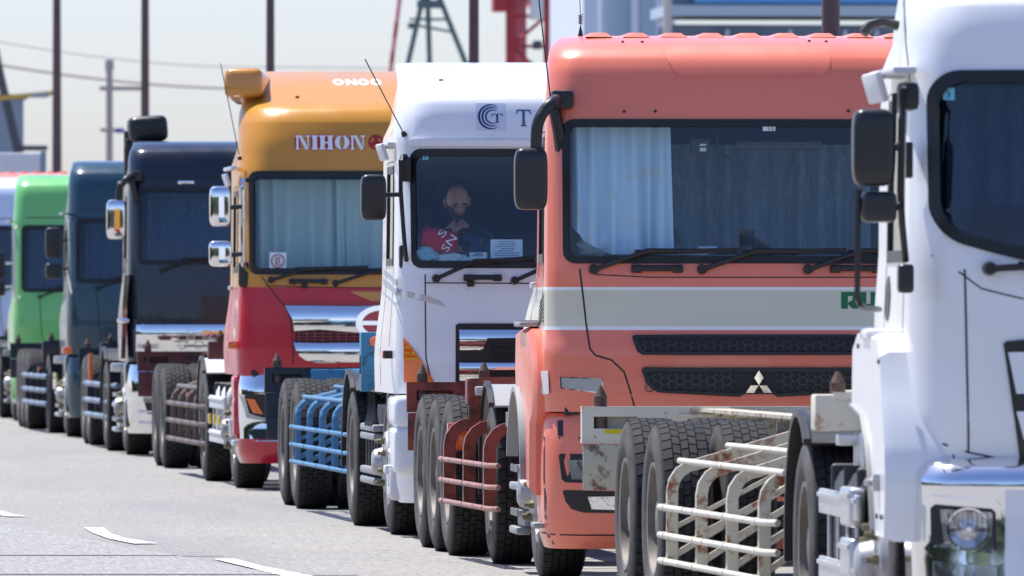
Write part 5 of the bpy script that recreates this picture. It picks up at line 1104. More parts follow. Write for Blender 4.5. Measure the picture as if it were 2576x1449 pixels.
# mirrors on a two-tube mast, rain visor, cowl lamp
for sg in (1, -1):
    for cu, cv, w_, h_ in ((2188, 372, 0.165, 0.31), (2203, 521, 0.14, 0.125)):
        x = T.U(cu) * sg; m = MB(); m.sq((x, -0.02, T.Z(cv)), (w_ * 1.02, 0.14, h_ * 1.02)); o = m.build('mirror', 'mirror_black', T.root, 180)
        m = MB(); m.box((x, 0.047, T.Z(cv)), (w_ * 0.85, 0.006, h_ * 0.88), 0.002); m.build('mirror_glass', 'chrome', o)
        m = MB(); m.tube([(x - sg * w_ * 0.3 * -1, 0.0, T.Z(cv + 10)), (sg * T.U(2262), 0.05, T.Z(cv - 6))], 0.016); m.build('mirror_arm', 'black_plastic', o)
    m = MB(); X = lambda u: sg * T.U(u)
    m.tube([(X(2285), 0.22, T.Z(215)), (X(2270), 0.06, T.Z(228)), (X(2265), 0.05, T.Z(300)), (X(2262), 0.05, T.Z(480)), (X(2268), 0.08, T.Z(560)), (X(2285), 0.2, T.Z(655))], 0.015, 8)
    m.tube([(X(2250), 0.09, T.Z(235)), (X(2246), 0.09, T.Z(400)), (X(2240), 0.09, T.Z(480))], 0.012, 8); m.box((X(2290), 0.2, T.Z(240)), (0.09, 0.1, 0.12), 0.03); m.build('mirror_post', 'black_plastic', T.root)
    m = MB(); m.box((X(2283), 0.18, T.Z(700)), (0.065, 0.09, 0.12), 0.02, None, 3); m.build('cowl_lamp', 'mirror_black', T.root)
    m = MB(); m.tube([(X(2152), -0.02, T.Z(476)), (X(2150), -0.02, T.Z(620)), (X(2149), -0.02, T.Z(740)), (X(2156), 0.0, T.Z(765)), (X(2175), 0.1, T.Z(776)), (X(2230), 0.4, T.Z(778))], 0.013, 8); m.build('guard_pole', 'black_plastic', T.root)
    m = MB(); m.box((sg * 1.185, 0.75, 2.56), (0.10, 1.0, 0.03), 0.012); m.box((sg * 1.245, 0.9, 2.50), (0.03, 0.6, 0.13), 0.02, Matrix.Rotation(R(16 * sg), 3, 'Y')); m.build('rain_visor', 'white_plastic', T.root)
    m = MB(); m.tube([(sg * 1.15, 0.9, 2.76), (sg * 1.22, 0.88, 2.775), (sg * 1.27, 0.86, 2.76), (sg * 1.30, 0.85, 2.725)], 0.022, 8); m.build('roof_hook', 'black_plastic', T.root)
    m = MB(); m.box((sg * 1.165, 0.29, 2.19), (0.03, 0.06, 0.15), 0.01); m.build('window_catch', 'black_plastic', T.root)
    f = lambda a, c, o_=0.0, sg=sg: T.sh.fl(a, c, o_, sg); m = MB(); patch(m, [(1.18 + 0.10 * math.cos(R(20 * k)), 1.62 + 0.095 * math.sin(R(20 * k))) for k in range(18)], f, 0.004, 0.01, 0.1); m.build('door_handle', 'gasket', T.root)
T.wiper((2490, 637), (2600, 600), (2560, 606), (2860, 590)); T.wiper((2890, 700), (3000, 655), (2960, 660), (3260, 640))
m = MB(); patch(m, T.P([(2384, 216), (2412, 216), (2412, 246), (2384, 246)]), f1, 0.002, 0.001); o = m.build('inspection_sticker', 'sticker_teal', T.ws)
m = MB(); put_text(m, '3', T.U(2393), T.Z(240), 0.024, f1, 0.0035); m.build('sticker_number', 'ink', o)
T.interior(-0.62); T.curtain('front_curtain', -1.02, 0.4, 2.5, 1.80, 0.62, 'curtain_dark', 0.13, 0.03, 0.55, 21)
T.whip([(T.U(2305), 0.3, T.Z(235)), (T.U(2290), 0.28, T.Z(100)), (T.U(2282), 0.25, T.Z(-40))], (T.U(2306), 0.3, T.Z(245)), 0.003)
T.running_gear('black_plastic'); T.gear_tank('chassis', 'steel', None)
m = MB(); m.cyl((-1.0, 2.6, 0.95), (-1.0, 2.95, 0.95), 0.11, n=20); m.box((-1.08, 3.0, 1.0), (0.25, 0.16, 0.05), 0.01)
for k in range(4): m.box((-1.1, 2.7 + 0.12 * k, 0.93), (0.05, 0.05, 0.2), 0.01)
m.build('air_cleaner', 'steel', T.root)
for k, z in enumerate((0.5, 0.72)): m = MB(); m.box((-1.2, 2.35, z), (0.07, 0.45, 0.17), 0.02, None, 3); m.box((-1.238, 2.35, z + 0.05), (0.012, 0.42, 0.02)); m.build('step', 'steel', T.root)
for k in range(2): m = MB(); m.cyl((-1.2, 2.25 + 0.2 * k, 0.34), (-1.2, 2.25 + 0.2 * k, 0.42), 0.028, 0.02, 10); m.build('marker_lamp', 'yellow_lens', T.root)

# ------------------------------------------------------------------ trailers
A = trailer('rusty cream container trailer with white pipe side guard in front of the salmon truck', 0, 53.85, (51.54, 50.15), 43.3, ('cream', 'cream_rust', 'cream_pipe', 'cream_drop'), dict(y0=49.15, y1=45.6, arch='cream_rust', n=4, w=0.055), zf=1.20, zt=1.035)
m = MB(); yb = A['yb']; m.cyl((-0.98, yb - 0.08, 1.11), (-0.98, yb - 0.105, 1.11), 0.05, n=18); m.build('bolster_hole', 'gasket', A['fb'])
m = MB(); m.box((-1.0, yb - 0.12, 1.155), (0.15, 0.06, 0.03), 0.01); m.cyl((-0.96, yb - 0.1, 1.11), (-0.88, yb - 0.22, 1.115), 0.022, n=12); m.build('lock_lever', 'steel', A['fb'])
m = MB(); m.box((-1.05, -0.018, 0.90), (0.10, 0.004, 0.022)); m.build('warning_label', 'yellow_lens', A['rb'])
m = MB(); m.box((-0.45, -0.016, 0.985), (0.5, 0.02, 0.016)); m.build('bolster_strip', 'cream', A['rb'])
B = trailer('red-brown rusty container trailer numbered 31 behind the salmon truck', 0, 65.9, (64.8, 63.75, 62.7), 61.2, ('rust', 'rust', 'rust_pipe', 'rust'), dict(y0=62.15, y1=59.5, n=3, w=0.075, arch='rust', rails=(0.62, 0.49, 0.36), top=False, brace=False, x0=1.31, x1=1.24, hh=0.84), zf=1.13, zt=1.07)
m = MB(); yb = B['yb']; m.box((0, yb - 0.09, 1.0), (2.44, 0.014, 0.26), 0); m.box((-0.8, yb - 0.09, 0.80), (0.03, 0.02, 0.16)); m.build('bolster_plate', 'rust', B['root'])
m = MB(); put_text(m, '31', -0.86, 0.905, 0.17, lambda x, z, o_=0: Vector((x, yb - 0.098 - o_, z)), 0.001, width=0.33); m.build('number', 'ink', B['fb'])
m = MB(); m.box((-1.09, yb - 0.11, 1.055), (0.19, 0.03, 0.055), 0.01); m.build('lamp_housing', 'white_plastic', B['fb']); m = MB()
for k in range(8): m.box((-1.165 + 0.0215 * k, yb - 0.128, 1.055), (0.017, 0.008, 0.04), 0.003)
m.build('lamp_lens', 'clear', B['fb'])
m = MB(); m.box((-1.20, -3.72, 0.76), (0.13, 0.05, 0.17), 0.012); m.build('marker_lamp', 'amber', B['root'])
Cc = trailer('blue container trailer with light blue pipe guard behind the white crescent truck', 0, 80.5, (78.3, 76.9), 70.0, ('navy_steel', 'blue', 'blue_pipe', 'navy_steel'), dict(y0=76.2, y1=71.5, n=5, flat=False, w=0.055, arch='blue_pipe', rails=(0.645, 0.51, 0.38), x0=1.30, x1=1.22, hh=0.86), zf=1.24, zt=1.07, front='blue')
m = MB(); yb = Cc['yb']; m.box((-1.13, yb, 1.18), (0.2, 0.14, 0.42), 0.01); m.build('lock_post', 'blue', Cc['root']); m = MB(); m.box((1.13, yb, 1.18), (0.2, 0.14, 0.42), 0.01); m.build('lock_post', 'blue', Cc['root'])
for sg in (-1, 1): m = MB(); m.cyl((sg * 1.13, yb - 0.07, 1.32), (sg * 1.13, yb - 0.10, 1.32), 0.042, 0.034, 20); m.build('marker_lamp', 'amber', Cc['root'])
m = MB(); m.box((0, -0.02, 0.975), (1.7, 0.03, 0.16), 0.01); m.box((-0.35, -0.04, 0.90), (1.0, 0.03, 0.10), 0.01); m.build('bolster_strip', 'blue', Cc['rb'])
m = MB(); m.cyl((-1.02, -0.03, 0.72), (-1.02, -0.07, 0.72), 0.07, n=16); m.build('tail_lamp', 'yellow_lens', Cc['root'])
m = MB(); m.box((-1.10, -0.02, 0.58), (0.22, 0.02, 0.18), 0.004); m.build('drop_plate', 'navy_steel', Cc['root'])
D = trailer('maroon container trailer with dusty pipe guard between black and ochre trucks', 0, 100.3, (97.0, 95.7), 88.2, ('maroon', 'maroon', 'maroon_pipe', 'maroon'), dict(y0=93.0, y1=89.0, n=5, flat=False, w=0.06, arch='maroon_pipe', rails=(0.66, 0.50, 0.33), r=0.024, x0=1.32, x1=1.24), zf=1.25, zt=1.10)
m = MB(); m.box((-0.3, -0.03, 1.0), (0.9, 0.02, 0.02)); m.build('bolster_strip', 'maroon_pipe', D['rb'])
E = trailer('dark container trailer with grey guard rails behind the glossy black truck', 0, 113.2, (112.0, 110.8), 107.9, ('navy_steel', 'navy_steel', 'guard_grey', 'navy_steel'), dict(y0=110.2, y1=106.3, n=4, w=0.05, arch='navy_steel', rails=(0.70, 0.52, 0.36), r=0.032, top=False, brace=False), zf=1.16, zt=1.07)
m = MB(); m.box((-0.82, -0.02, 1.0), (0.34, 0.02, 0.14), 0.01); m.build('rear_plate', 'guard_grey', E['rb'])
m = MB(); m.box((-1.25, -3.4, 0.86), (0.05, 0.06, 0.34), 0.01); m.build('reflector', 'amber', E['root'])
Fa = trailer('dark three axle container trailer in front of the green truck', -0.12, 130.0, (127.3, 126.0, 124.7), 120.0, ('navy_steel', 'navy_steel', 'guard_grey', 'navy_steel'), dict(y0=124.1, y1=120.9, n=4, w=0.05, arch='navy_steel', rails=(0.69, 0.52, 0.36), r=0.032, top=False, brace=False), zf=1.13, zt=1.06)
Gt = trailer('dark container trailer at the left edge behind the green truck', 0, 145.0, (142.5, 141.2), 136.8, ('navy_steel', 'navy_steel', 'guard_grey', 'navy_steel'), None, zf=1.13, zt=1.06)

# ------------------------------------------------------------------ driver and things on the white truck's dashboard
def driver(T):
    """one body mesh (trunk, head, arms and hands together); clothes, beard and lashes are its children"""
    sk = reg('skin', Mat('skin', S(206, 152, 124), 0.5)); sk.b.inputs['Subsurface Weight'].default_value = 0.05
    reg('shirt', Mat('dark_blue_shirt_cloth', S(52, 84, 136), 0.9)); reg('beard', Mat('dark_stubble', S(66, 54, 50), 0.9)); reg('trousers', Mat('grey_trousers', S(60, 60, 66), 0.9))
    loc = T.world(-0.72, 1.10, 1.60)
    def skin_verts(nodes, edges, sub=2, rootn=0):
        me = bpy.data.meshes.new('figure'); me.from_pydata([n[0] for n in nodes], edges, []); o = bpy.data.objects.new('figure', me); COL.objects.link(o)
        o.modifiers.new('Skin', 'SKIN').use_smooth_shade = True
        for i, n in enumerate(nodes): d = me.skin_vertices[0].data[i]; d.radius = (n[1], n[2] if len(n) > 2 else n[1]); d.use_root = (i == rootn)
        ss = o.modifiers.new('Subsurf', 'SUBSURF'); ss.levels = ss.render_levels = sub
        ev = o.evaluated_get(bpy.context.evaluated_depsgraph_get()).to_mesh(); V = [v.co.copy() for v in ev.vertices]; F = [tuple(p.vertices) for p in ev.polygons]
        bpy.data.objects.remove(o); bpy.data.meshes.remove(me); return V, F
    B = MB()
    N = [((0, 0.10, 0.0), .15, .12), ((0, 0.06, .18), .145, .11), ((0, -0.02, .36), .165, .115), ((0, -0.07, .47), .10, .08), ((0.0, -0.12, .55), .055, .06),
         ((-.19, -.06, .43), .066), ((-.27, -.22, .26), .050), ((-.17, -.38, .34), .042), ((-.05, -.37, .47), .030),
         ((.19, -.06, .43), .066), ((.26, -.18, .22), .050), ((.17, -.40, .22), .040), ((.06, -.45, .31), .030),
         ((-.11, .04, -.03), .10), ((-.15, -.38, .02), .075), ((.11, .04, -.03), .10), ((.15, -.38, .02), .075), ((-.15, -.46, -.36), .055), ((.15, -.46, -.36), .055)]
    E_ = [(0, 1), (1, 2), (2, 3), (3, 4), (2, 5), (5, 6), (6, 7), (7, 8), (2, 9), (9, 10), (10, 11), (11, 12), (0, 13), (13, 14), (0, 15), (15, 16), (14, 17), (16, 18)]
    B.add(*skin_verts(N, E_))
    bm = bmesh.new(); bmesh.ops.create_uvsphere(bm, u_segments=40, v_segments=32, radius=1.0)
    for v in bm.verts:
        x, y, z = v.co; fr = 1.0 if y < -0.05 else 0.0
        X = x * 0.079 * (1.0 + 0.05 * max(0, z) - 0.26 * max(0, -z) ** 1.3); Z = z * 0.120; Y = y * (0.098 if y < 0 else 0.108)
        g = lambda cx, cz, sx, sz: fr * math.exp(-((x - cx) / sx) ** 2 - ((z - cz) / sz) ** 2)
        Y -= 0.030 * g(0, -0.20, .13, .16) + 0.014 * g(0, 0.0, .09, .22) + 0.013 * g(0, .20, .55, .07) + 0.012 * g(0, -.84, .32, .14) + 0.008 * g(0, -.47, .26, .06)
        Y += 0.016 * g(.40, .06, .17, .08) + 0.016 * g(-.40, .06, .17, .08) + 0.006 * g(0, -.40, .3, .03) + 0.008 * g(.55, -.3, .15, .2) + 0.008 * g(-.55, -.3, .15, .2)
        v.co = (X, Y, Z)
    hr = Matrix.Rotation(R(24), 3, 'X') @ Matrix.Rotation(R(6), 3, 'Z'); hc = Vector((0.0, -0.17, 0.685)); B.bm(bm, hc, hr)
    H = lambda x, y, z: hc + hr @ Vector((x, y, z))
    for sg in (-1, 1): B.sweep([H(sg * 0.080, 0.014, 0.034), H(sg * 0.088, 0.016, 0.012), H(sg * 0.086, 0.010, -0.014), H(sg * 0.078, 0.006, -0.034)], [(0.007 * math.cos(2 * math.pi * j / 8), 0.019 * math.sin(2 * math.pi * j / 8)) for j in range(8)], (0, 1, 0.3))
    def hand(c, fwd, up, sd, curl):
        fwd, up = Vector(fwd).normalized(), Vector(up).normalized(); rt = fwd.cross(up).normalized() * sd; c = Vector(c); N = [(c, .024, .018), (c + fwd * .045, .034, .016), (c + fwd * .085, .036, .014)]; E_ = [(0, 1), (1, 2)]
        for k, (o_, l) in enumerate(((-.030, .068), (-.010, .076), (.011, .072), (.030, .056))):
            p = c + fwd * .088 + rt * o_; d = fwd.copy(); prev = 2
            for j in range(3):
                d = (d * math.cos(R(curl)) - up * math.sin(R(curl))).normalized(); N.append((p + d * 0.001 if j == 0 else p, .0088, .0088)); E_.append((prev, len(N) - 1)); prev = len(N) - 1; p = p + d * l * (0.45, 0.32, 0.25)[j]
            N.append((p, .0075, .0075)); E_.append((prev, len(N) - 1))
        p = c + fwd * .03 - rt * .03; N.append((p, .012, .012)); E_.append((1, len(N) - 1)); q = p + fwd * .03 - rt * .028 - up * .012; N.append((q, .0105, .0105)); E_.append((len(N) - 2, len(N) - 1)); q2 = q + fwd * .03 - rt * .006 - up * .014; N.append((q2, .0085, .0085)); E_.append((len(N) - 2, len(N) - 1))
        B.add(*skin_verts(N, E_))
    hand((-.045, -.365, .475), (.60, .16, .55), (.1, -.9, .5), 1, 34)
    hand((.055, -.455, .315), (-.75, -.05, .45), (.1, .9, .3), -1, 26)
    body = tag(B.build('person', 'skin', None, 180), 'bald driver with dark beard in blue T-shirt looking down at a phone', 'person'); body.location = loc; body.rotation_euler = (0, 0, R(-T.yaw))
    TN = [((0, 0.10, 0.02), .165, .135), ((0, 0.06, .18), .162, .128), ((0, -0.02, .36), .185, .135), ((0, -0.06, .465), .125, .10), ((-.20, -.06, .42), .088), ((-.245, -.165, .315), .078), ((.20, -.06, .42), .088), ((.245, -.14, .28), .078)]
    MB().add(*skin_verts(TN, [(0, 1), (1, 2), (2, 3), (2, 4), (4, 5), (2, 6), (6, 7)])).build('shirt', 'shirt', body, 180)
    MB().add(*skin_verts([((0, 0.10, -.02), .16, .13), ((-.11, .04, -.04), .11), ((-.15, -.38, .015), .088), ((-.15, -.45, -.30), .07), ((.11, .04, -.04), .11), ((.15, -.38, .015), .088), ((.15, -.45, -.30), .07)], [(0, 1), (1, 2), (2, 3), (0, 4), (4, 5), (5, 6)])).build('trousers', 'trousers', body, 180)
    bm = bmesh.new(); bmesh.ops.create_uvsphere(bm, u_segments=32, v_segments=24, radius=1.0)
    bmesh.ops.delete(bm, geom=[v for v in bm.verts if v.co.z > (-0.34 if abs(v.co.x) < 0.45 else 0.0) or v.co.y > 0.25], context='VERTS')
    for v in bm.verts: v.co = (v.co.x * 0.081 * (1 - 0.24 * max(0, -v.co.z) ** 1.3), v.co.y * 0.108 - 0.008 * (abs(v.co.x) < 0.5), v.co.z * 0.126)
    m = MB(); m.bm(bm, hc, hr); m.build('beard', 'beard', body, 180)
    bm = bmesh.new(); bmesh.ops.create_uvsphere(bm, u_segments=32, v_segments=24, radius=1.0)
    bmesh.ops.delete(bm, geom=[v for v in bm.verts if not (-0.45 < v.co.z < 0.50 and v.co.y > (-0.05 if abs(v.co.x) > 0.6 and v.co.z < 0.35 else 0.25))], context='VERTS')
    for v in bm.verts: v.co = (v.co.x * 0.0815, v.co.y * (0.100 if v.co.y < 0 else 0.110), v.co.z * 0.122)
    m = MB(); m.bm(bm, hc, hr); m.build('hair', 'beard', body, 180)
    for sg in (-1, 1):
        m = MB(); m.box(H(sg * 0.031, -0.083, 0.006), (0.030, 0.010, 0.005), 0.002, hr); m.build('eyelash', 'beard', body); m = MB(); m.box(H(sg * 0.032, -0.098, 0.030), (0.040, 0.010, 0.009), 0.003, hr); m.build('eyebrow', 'beard', body)
    ph = MB(); a_ = R(-T.yaw); pc = Vector((-0.01, -0.475, 0.385)); ph.box(loc + Matrix.Rotation(a_, 3, 'Z') @ pc, (0.15, 0.010, 0.078), 0.004, Matrix.Rotation(R(38), 3, 'X')); tag(ph.build('phone', 'black_plastic'), 'dark phone held in the bald driver\'s hand', 'phone')
driver(t3)
T = t3; zd = T.z0 + 0.05; w3 = T.world
reg('towel_red', Mat('red_towel_cloth', S(176, 24, 54), 0.95).bump(90, 0.4, 0.003)); reg('cloth_pale', Mat('pale_cotton_cloth', S(196, 210, 204), 0.95).bump(40, 0.5, 0.01)); reg('cloth_blue', Mat('pale_blue_cotton_cloth', S(150, 196, 206), 0.95).bump(40, 0.5, 0.01))
a, b = Vector(w3(-1.03, 0.24, 2.05)), Vector(w3(-0.78, 0.22, 1.985)); d = (b - a).normalized(); m = MB(); n = 18
vs = []; fs = []; rings = 12
for j in range(rings + 1):
    for i in range(n):
        g = 2 * math.pi * i / n; r = (0.082 + 0.006 * math.sin(3 * g + j * 0.7)) * (0.55 if j in (0, rings) else 1); s_ = d.orthogonal().normalized(); u_ = d.cross(s_); vs.append(a + (b - a) * j / rings + s_ * r * math.cos(g) + u_ * r * math.sin(g))
for j in range(rings):
    for i in range(n): fs.append((j * n + i, j * n + (i + 1) % n, (j + 1) * n + (i + 1) % n, (j + 1) * n + i))
fs += [tuple(reversed(range(n))), tuple(range(rings * n, rings * n + n))]; m.add(vs, fs); tw = tag(m.build('towel', 'towel_red', None, 60), 'rolled red towel with white lettering lying on the dashboard', 'towel')
m = MB(); R2 = Matrix.Rotation(R(68), 2)
def ft(x, z, o_=0.0):
    k = R2 @ Vector((x, z)); t = k.x; h = k.y; up = Vector((0, 0, 1)); up = (up - d * up.dot(d)).normalized(); nr = d.cross(up); nr = nr if nr.y < 0 else -nr; g = h / 0.086
    return a + d * (0.21 + t) + nr * (0.092 * math.cos(g)) + up * (0.092 * math.sin(g))
put_text(m, 'SN', -0.06, -0.02, 0.055, ft, 0, width=0.12); put_text(m, 'S', 0.0, 0.06, 0.05, ft, 0, width=0.06); m.build('lettering', 'decal_white', tw)
def crumple(name, c, rx, ry, rz, mat, label, seed):
    rnd = random.Random(seed); bm = bmesh.new(); bmesh.ops.create_icosphere(bm, subdivisions=4, radius=1.0); P = [(Vector((rnd.uniform(-1, 1), rnd.uniform(-1, 1), rnd.uniform(-1, 1))).normalized(), rnd.uniform(3, 8), rnd.uniform(0, 6)) for _ in range(7)]
    for v in bm.verts:
        k = 1 + sum(0.05 * math.sin(q * v.co.dot(p) * 2 + o_) for p, q, o_ in P); v.co = Vector((v.co.x * rx * k, v.co.y * ry * k, max(-0.2, v.co.z) * rz * k))
    mm = MB(); mm.bm(bm, c); tag(mm.build(name, mat, None, 180), label, 'cloth')
crumple('cloth', w3(-1.01, 0.22, 1.905), 0.10, 0.07, 0.085, 'cloth_blue', 'crumpled pale blue cloth in the corner under the red towel', 1)
crumple('cloth', w3(-0.83, 0.20, 1.885), 0.12, 0.06, 0.05, 'cloth_pale', 'crumpled cream cloth below the red towel near the wiper', 2)
rnd = random.Random(12); bm = bmesh.new(); bmesh.ops.create_icosphere(bm, subdivisions=4, radius=1.0)
for v in bm.verts:
    a_ = math.atan2(v.co.z, v.co.x); k = 1 + 0.07 * math.sin(9 * a_ + 5 * v.co.y) + 0.05 * math.sin(17 * a_ + 1.3); v.co = Vector((v.co.x * 0.17 * k, v.co.y * 0.07, v.co.z * 0.085 * k + 0.035 * v.co.x))
m = MB(); m.bm(bm, (-0.84, 0.30, 1.955)); m.build('curtain_bundle', 'curtain_blue', t2.root, 180)
for u0, u1, v0, v1, lb in ((1239, 1320, 601, 662, 'large printed sheet standing on the white truck\'s dashboard'), (1186, 1230, 634, 664, 'small pale card standing beside the printed sheet')):
    x0, x1, z0, z1 = T.U(u0), T.U(u1), T.Z(v1), T.Z(v0); rt = Matrix.Rotation(R(-T.yaw), 3, 'Z'); tilt = Matrix.Rotation(R(-12), 3, 'X')
    m = MB(); m.box(w3((x0 + x1) / 2, 0.21, (z0 + z1) / 2), (x1 - x0, 0.004, z1 - z0), 0, rt @ tilt); o = tag(m.build('document', 'paper'), lb, 'paper')
    m = MB(); c = Vector(w3((x0 + x1) / 2, 0.21, (z0 + z1) / 2)); rnd = random.Random(3)
    for k in range(8 if x1 - x0 > 0.15 else 3):
        hh = (z1 - z0) * (0.42 - 0.1 * k); ln = (x1 - x0) * rnd.uniform(0.4, 0.8); m.box(c + rt @ tilt @ Vector((rnd.uniform(-0.01, 0.01), -0.003, hh * 0.95)), (ln, 0.001, 0.006), 0, rt @ tilt)
    m.build('print', 'paper_ink', o)

# ------------------------------------------------------------------ street lamps along the road behind the queue
wd_px = (48, 28, 24, 24, 26, 0, 0)
labs = ['brown lamp post rising behind the salmon truck near the right edge', 'brown lamp post rising behind the white crescent truck', 'brown lamp post rising behind the ochre truck\'s roof deflector', 'brown lamp post rising behind the black truck\'s air intake', 'leftmost brown lamp post, above the green truck', 'brown lamp post beside the nearest truck, mirrored in the salmon truck\'s windscreen', 'brown lamp post beside the road nearest the camera']
for k, (u, Y) in enumerate(((2090, 90.0), (1192, 127.8), (680, 168.0), (365, 207.5), (143, 249.0), (None, 50.3), (None, 11.0))):
    zc = Y * CY + 11.0 * SY; s_ = FPX / zc; X = ((u - 1288) / FPX * zc * CY + zc * SY) if u else 11.0; Y = at(u, zc).y if u else Y
    rt = tag(empty('street_lamp', (X, Y, 0)), labs[k], 'street lamp', 'street lamps along the road')
    wd = wd_px[k] / s_ / 2 if u else 0.085; m = MB(); m.cyl((0, 0, 0), (0, 0, 10.2), wd * 1.12, wd * 0.72, 20); m.box((0, 0, 0.3), (wd * 3, wd * 3, 0.6), 0.04); m.build('pole', 'lamp_post', rt)
    m = MB(); m.tube([(0, 0, 10.1), (-0.05, 0, 10.5), (-0.5, 0, 10.75), (-1.6, 0, 10.85)], 0.055, 10); m.build('lamp_arm', 'lamp_post', rt)
    m = MB(); m.box((-1.95, 0, 10.86), (0.85, 0.3, 0.14), 0.06, None, 3); h_ = m.build('lamp_head', 'lamp_post', rt); m = MB(); m.box((-1.95, 0, 10.785), (0.6, 0.22, 0.03), 0.01); m.build('lamp_glass', 'lamp_glass', h_)
# ------------------------------------------------------------------ the harbour behind: cranes, pylon, masts, sheds
def bz(v, zc): return HC - (v - 756.5) * zc / FPX
def bp_(u, v, zc): p = at(u, zc); return Vector((p.x, p.y, bz(v, zc)))
reg('crane_red', Mat('red_crane_paint', S(176, 50, 56), 0.6).spots(S(140, 40, 44), 0.3, 0.4, 0.7, 0.6)); reg('crane_pink', Mat('faded_pink_crane_panel', S(206, 116, 128), 0.7).spots(S(224, 180, 186), 0.35, 0.5, 0.65, 0.7)); reg('pylon', Mat('grey_green_pylon_steel', S(84, 104, 106), 0.6))
reg('mast_white', Mat('mast_white_paint', G(0.7), 0.6)); reg('far_grey', Mat('grey_concrete', S(138, 150, 164), 0.8).spots(S(120, 132, 148), 0.2, 0.4, 0.7, 0.6)); reg('far_beige', Mat('weathered_wood_pole', S(172, 160, 155), 0.8)); reg('boom_yellow', Mat('yellow_boom_paint', S(196, 160, 70), 0.6))
reg('wall_pale', Mat('pale_shed_cladding', S(206, 212, 224), 0.7)); reg('wall_blue', Mat('blue_roof_fascia', S(128, 182, 222), 0.6)); reg('wall_dark', Mat('slate_shed_wall', S(88, 102, 122), 0.7).spots(S(108, 122, 142), 0.5, 0.45, 0.62, 0.8, 4, (1, 1, 0.12)))
reg('tank', Mat('grey_blue_silo_cladding', S(170, 186, 198), 0.6)); reg('cream_post', Mat('beige_column', S(196, 186, 180), 0.7)); reg('far_dark', Mat('dark_grey_steel', S(74, 78, 86), 0.6)); reg('sign_blue', Mat('blue_sign_plate', S(60, 84, 150), 0.6))
# shed at right with silos
zc = 300.0; p0, p1 = at(1690, zc), at(2420, zc); rt = tag(empty('warehouse', (p0.x, p0.y, 0)), 'slate grey harbour shed with blue roof edge behind the salmon truck', 'building')
W_ = p1.x - p0.x; X = lambda u: at(u, zc).x - p0.x
m = MB(); m.box((W_ / 2, 2, 4.98), (W_, 4, 9.96), 0); m.build('wall', 'wall_dark', rt)
m = MB(); m.box((W_ / 2, 1.8, bz(27, zc)), (W_ + 0.4, 5, 0.32), 0); m.build('ledge', 'tank', rt)
m = MB(); m.box((W_ / 2, 2, 11.6), (W_, 3.6, 2.3), 0); m.build('parapet', 'wall_dark', rt)
m = MB(); m.box((X(1750) / 2 + W_ / 2, 2.1, 11.75), (W_ - X(1750), 4.2, 2.3), 0); m.build('roof', 'wall_blue', rt)
for u in (1830, 1990, 2130, 2210): m = MB(); m.box((X(u), -0.1, 8.9), (0.12, 0.2, 1.8), 0); m.build('downpipe', 'tank', rt)
for k, (u0, u1, mt, nm, lb, ct) in enumerate(((1505, 1588, 'tank', 'silo', 'wide grey-blue silo left of the dark gap behind the salmon cab', 'silo'), (1606, 1652, 'tank', 'silo', 'narrow pale silo right of the dark gap behind the salmon cab', 'silo'), (1668, 1690, 'cream_post', 'column', 'slim beige column beside the slate shed', 'column'))):
    zc2 = 310.0 if k < 2 else 297.0; a, b = at(u0, zc2), at(u1, zc2); c = (a + b) / 2; r = (b - a).length / 2; o = tag(empty(nm, c), lb, ct)
    m = MB(); m.cyl((0, 0, 0), (0, 0, 13.5), r, n=28); m.build('shaft', mt, o); m = MB(); m.cyl((0, 0, 13.5), (0, 0, 14.2), r, r * 0.3, 28); m.build('cap', mt, o)
    for z in (4, 8, 11.5): m = MB(); m.cyl((0, 0, z), (0, 0, z + 0.15), r * 1.03, n=28); m.build('band', mt, o)
zc = 330.0; a, b = at(1468, zc), at(1700, zc); o = tag(empty('shed', (a.x, a.y, 0)), 'tall pale shed wall left of the silos', 'building'); m = MB(); m.box(((b - a).x / 2, 6, 7.5), ((b - a).x, 12, 15)); m.build('wall', 'wall_pale', o); m = MB(); m.box(((b - a).x / 2, 6, 15.1), ((b - a).x + 0.6, 12.6, 0.25)); m.build('roof', 'far_grey', o)
# red harbour crane
zc = 380.0; c = at(1322, zc); o = tag(empty('harbour_crane', c), 'blurred red and pink harbour crane tower behind the white truck', 'crane'); S_ = zc / FPX
X = lambda u: (at(u, zc).x - c.x); Zb = lambda v: bz(v, zc)
for u, y in ((1284, 0), (1330, 2.2), (1376, 0)):
    m = MB(); m.box((X(u), y, 10), (0.36 if u < 1300 else 0.22, 0.22, 20), 0); m.build('leg', 'crane_red', o)
m = MB(); m.box((X(1312), 1.0, 10), (X(1328) - X(1296), 0.8, 20)); m.build('stair_tower', 'crane_pink', o)
m = MB()
for k in range(14):
    z = 1.0 + 1.15 * k; m.box((X(1330), 0.0, z), (X(1376) - X(1284), 0.1, 0.12)); s1, s2 = (1286, 1374) if k % 2 else (1374, 1286); m.tube([(X(s1), 0.02, z), (X(s2), 0.02, z + 1.15)], 0.07, 6)
    m.tube([(X(s1), 0.05, z), (X(1330), 2.2, z + 0.6)], 0.06, 6)
m.build('brace', 'crane_red', o)
m = MB(); m.box((X(1258), 0.3, Zb(6)), (0.55, 1.2, 0.7), 0.1); m.build('winch_house', 'crane_red', o)
m = MB(); m.box((X(1350), -0.1, Zb(20)), (0.5, 0.4, 0.9), 0.05); m.build('cabin', 'mast_white', o)
m = MB(); m.box((X(1330), 0.8, 16.9), (2.4, 2.6, 1.0), 0.05); m.build('machine_house', 'crane_red', o)
m = MB(); m.box((X(1351), -0.15, Zb(113)), (0.34, 0.4, 0.34), 0.08); m.build('winch', 'far_dark', o)
m = MB(); m.tube([(X(1330), 0.6, Zb(-40)), (X(1330) - 9, 3, 30)], 0.4, 8); m.build('jib', 'crane_red', o)
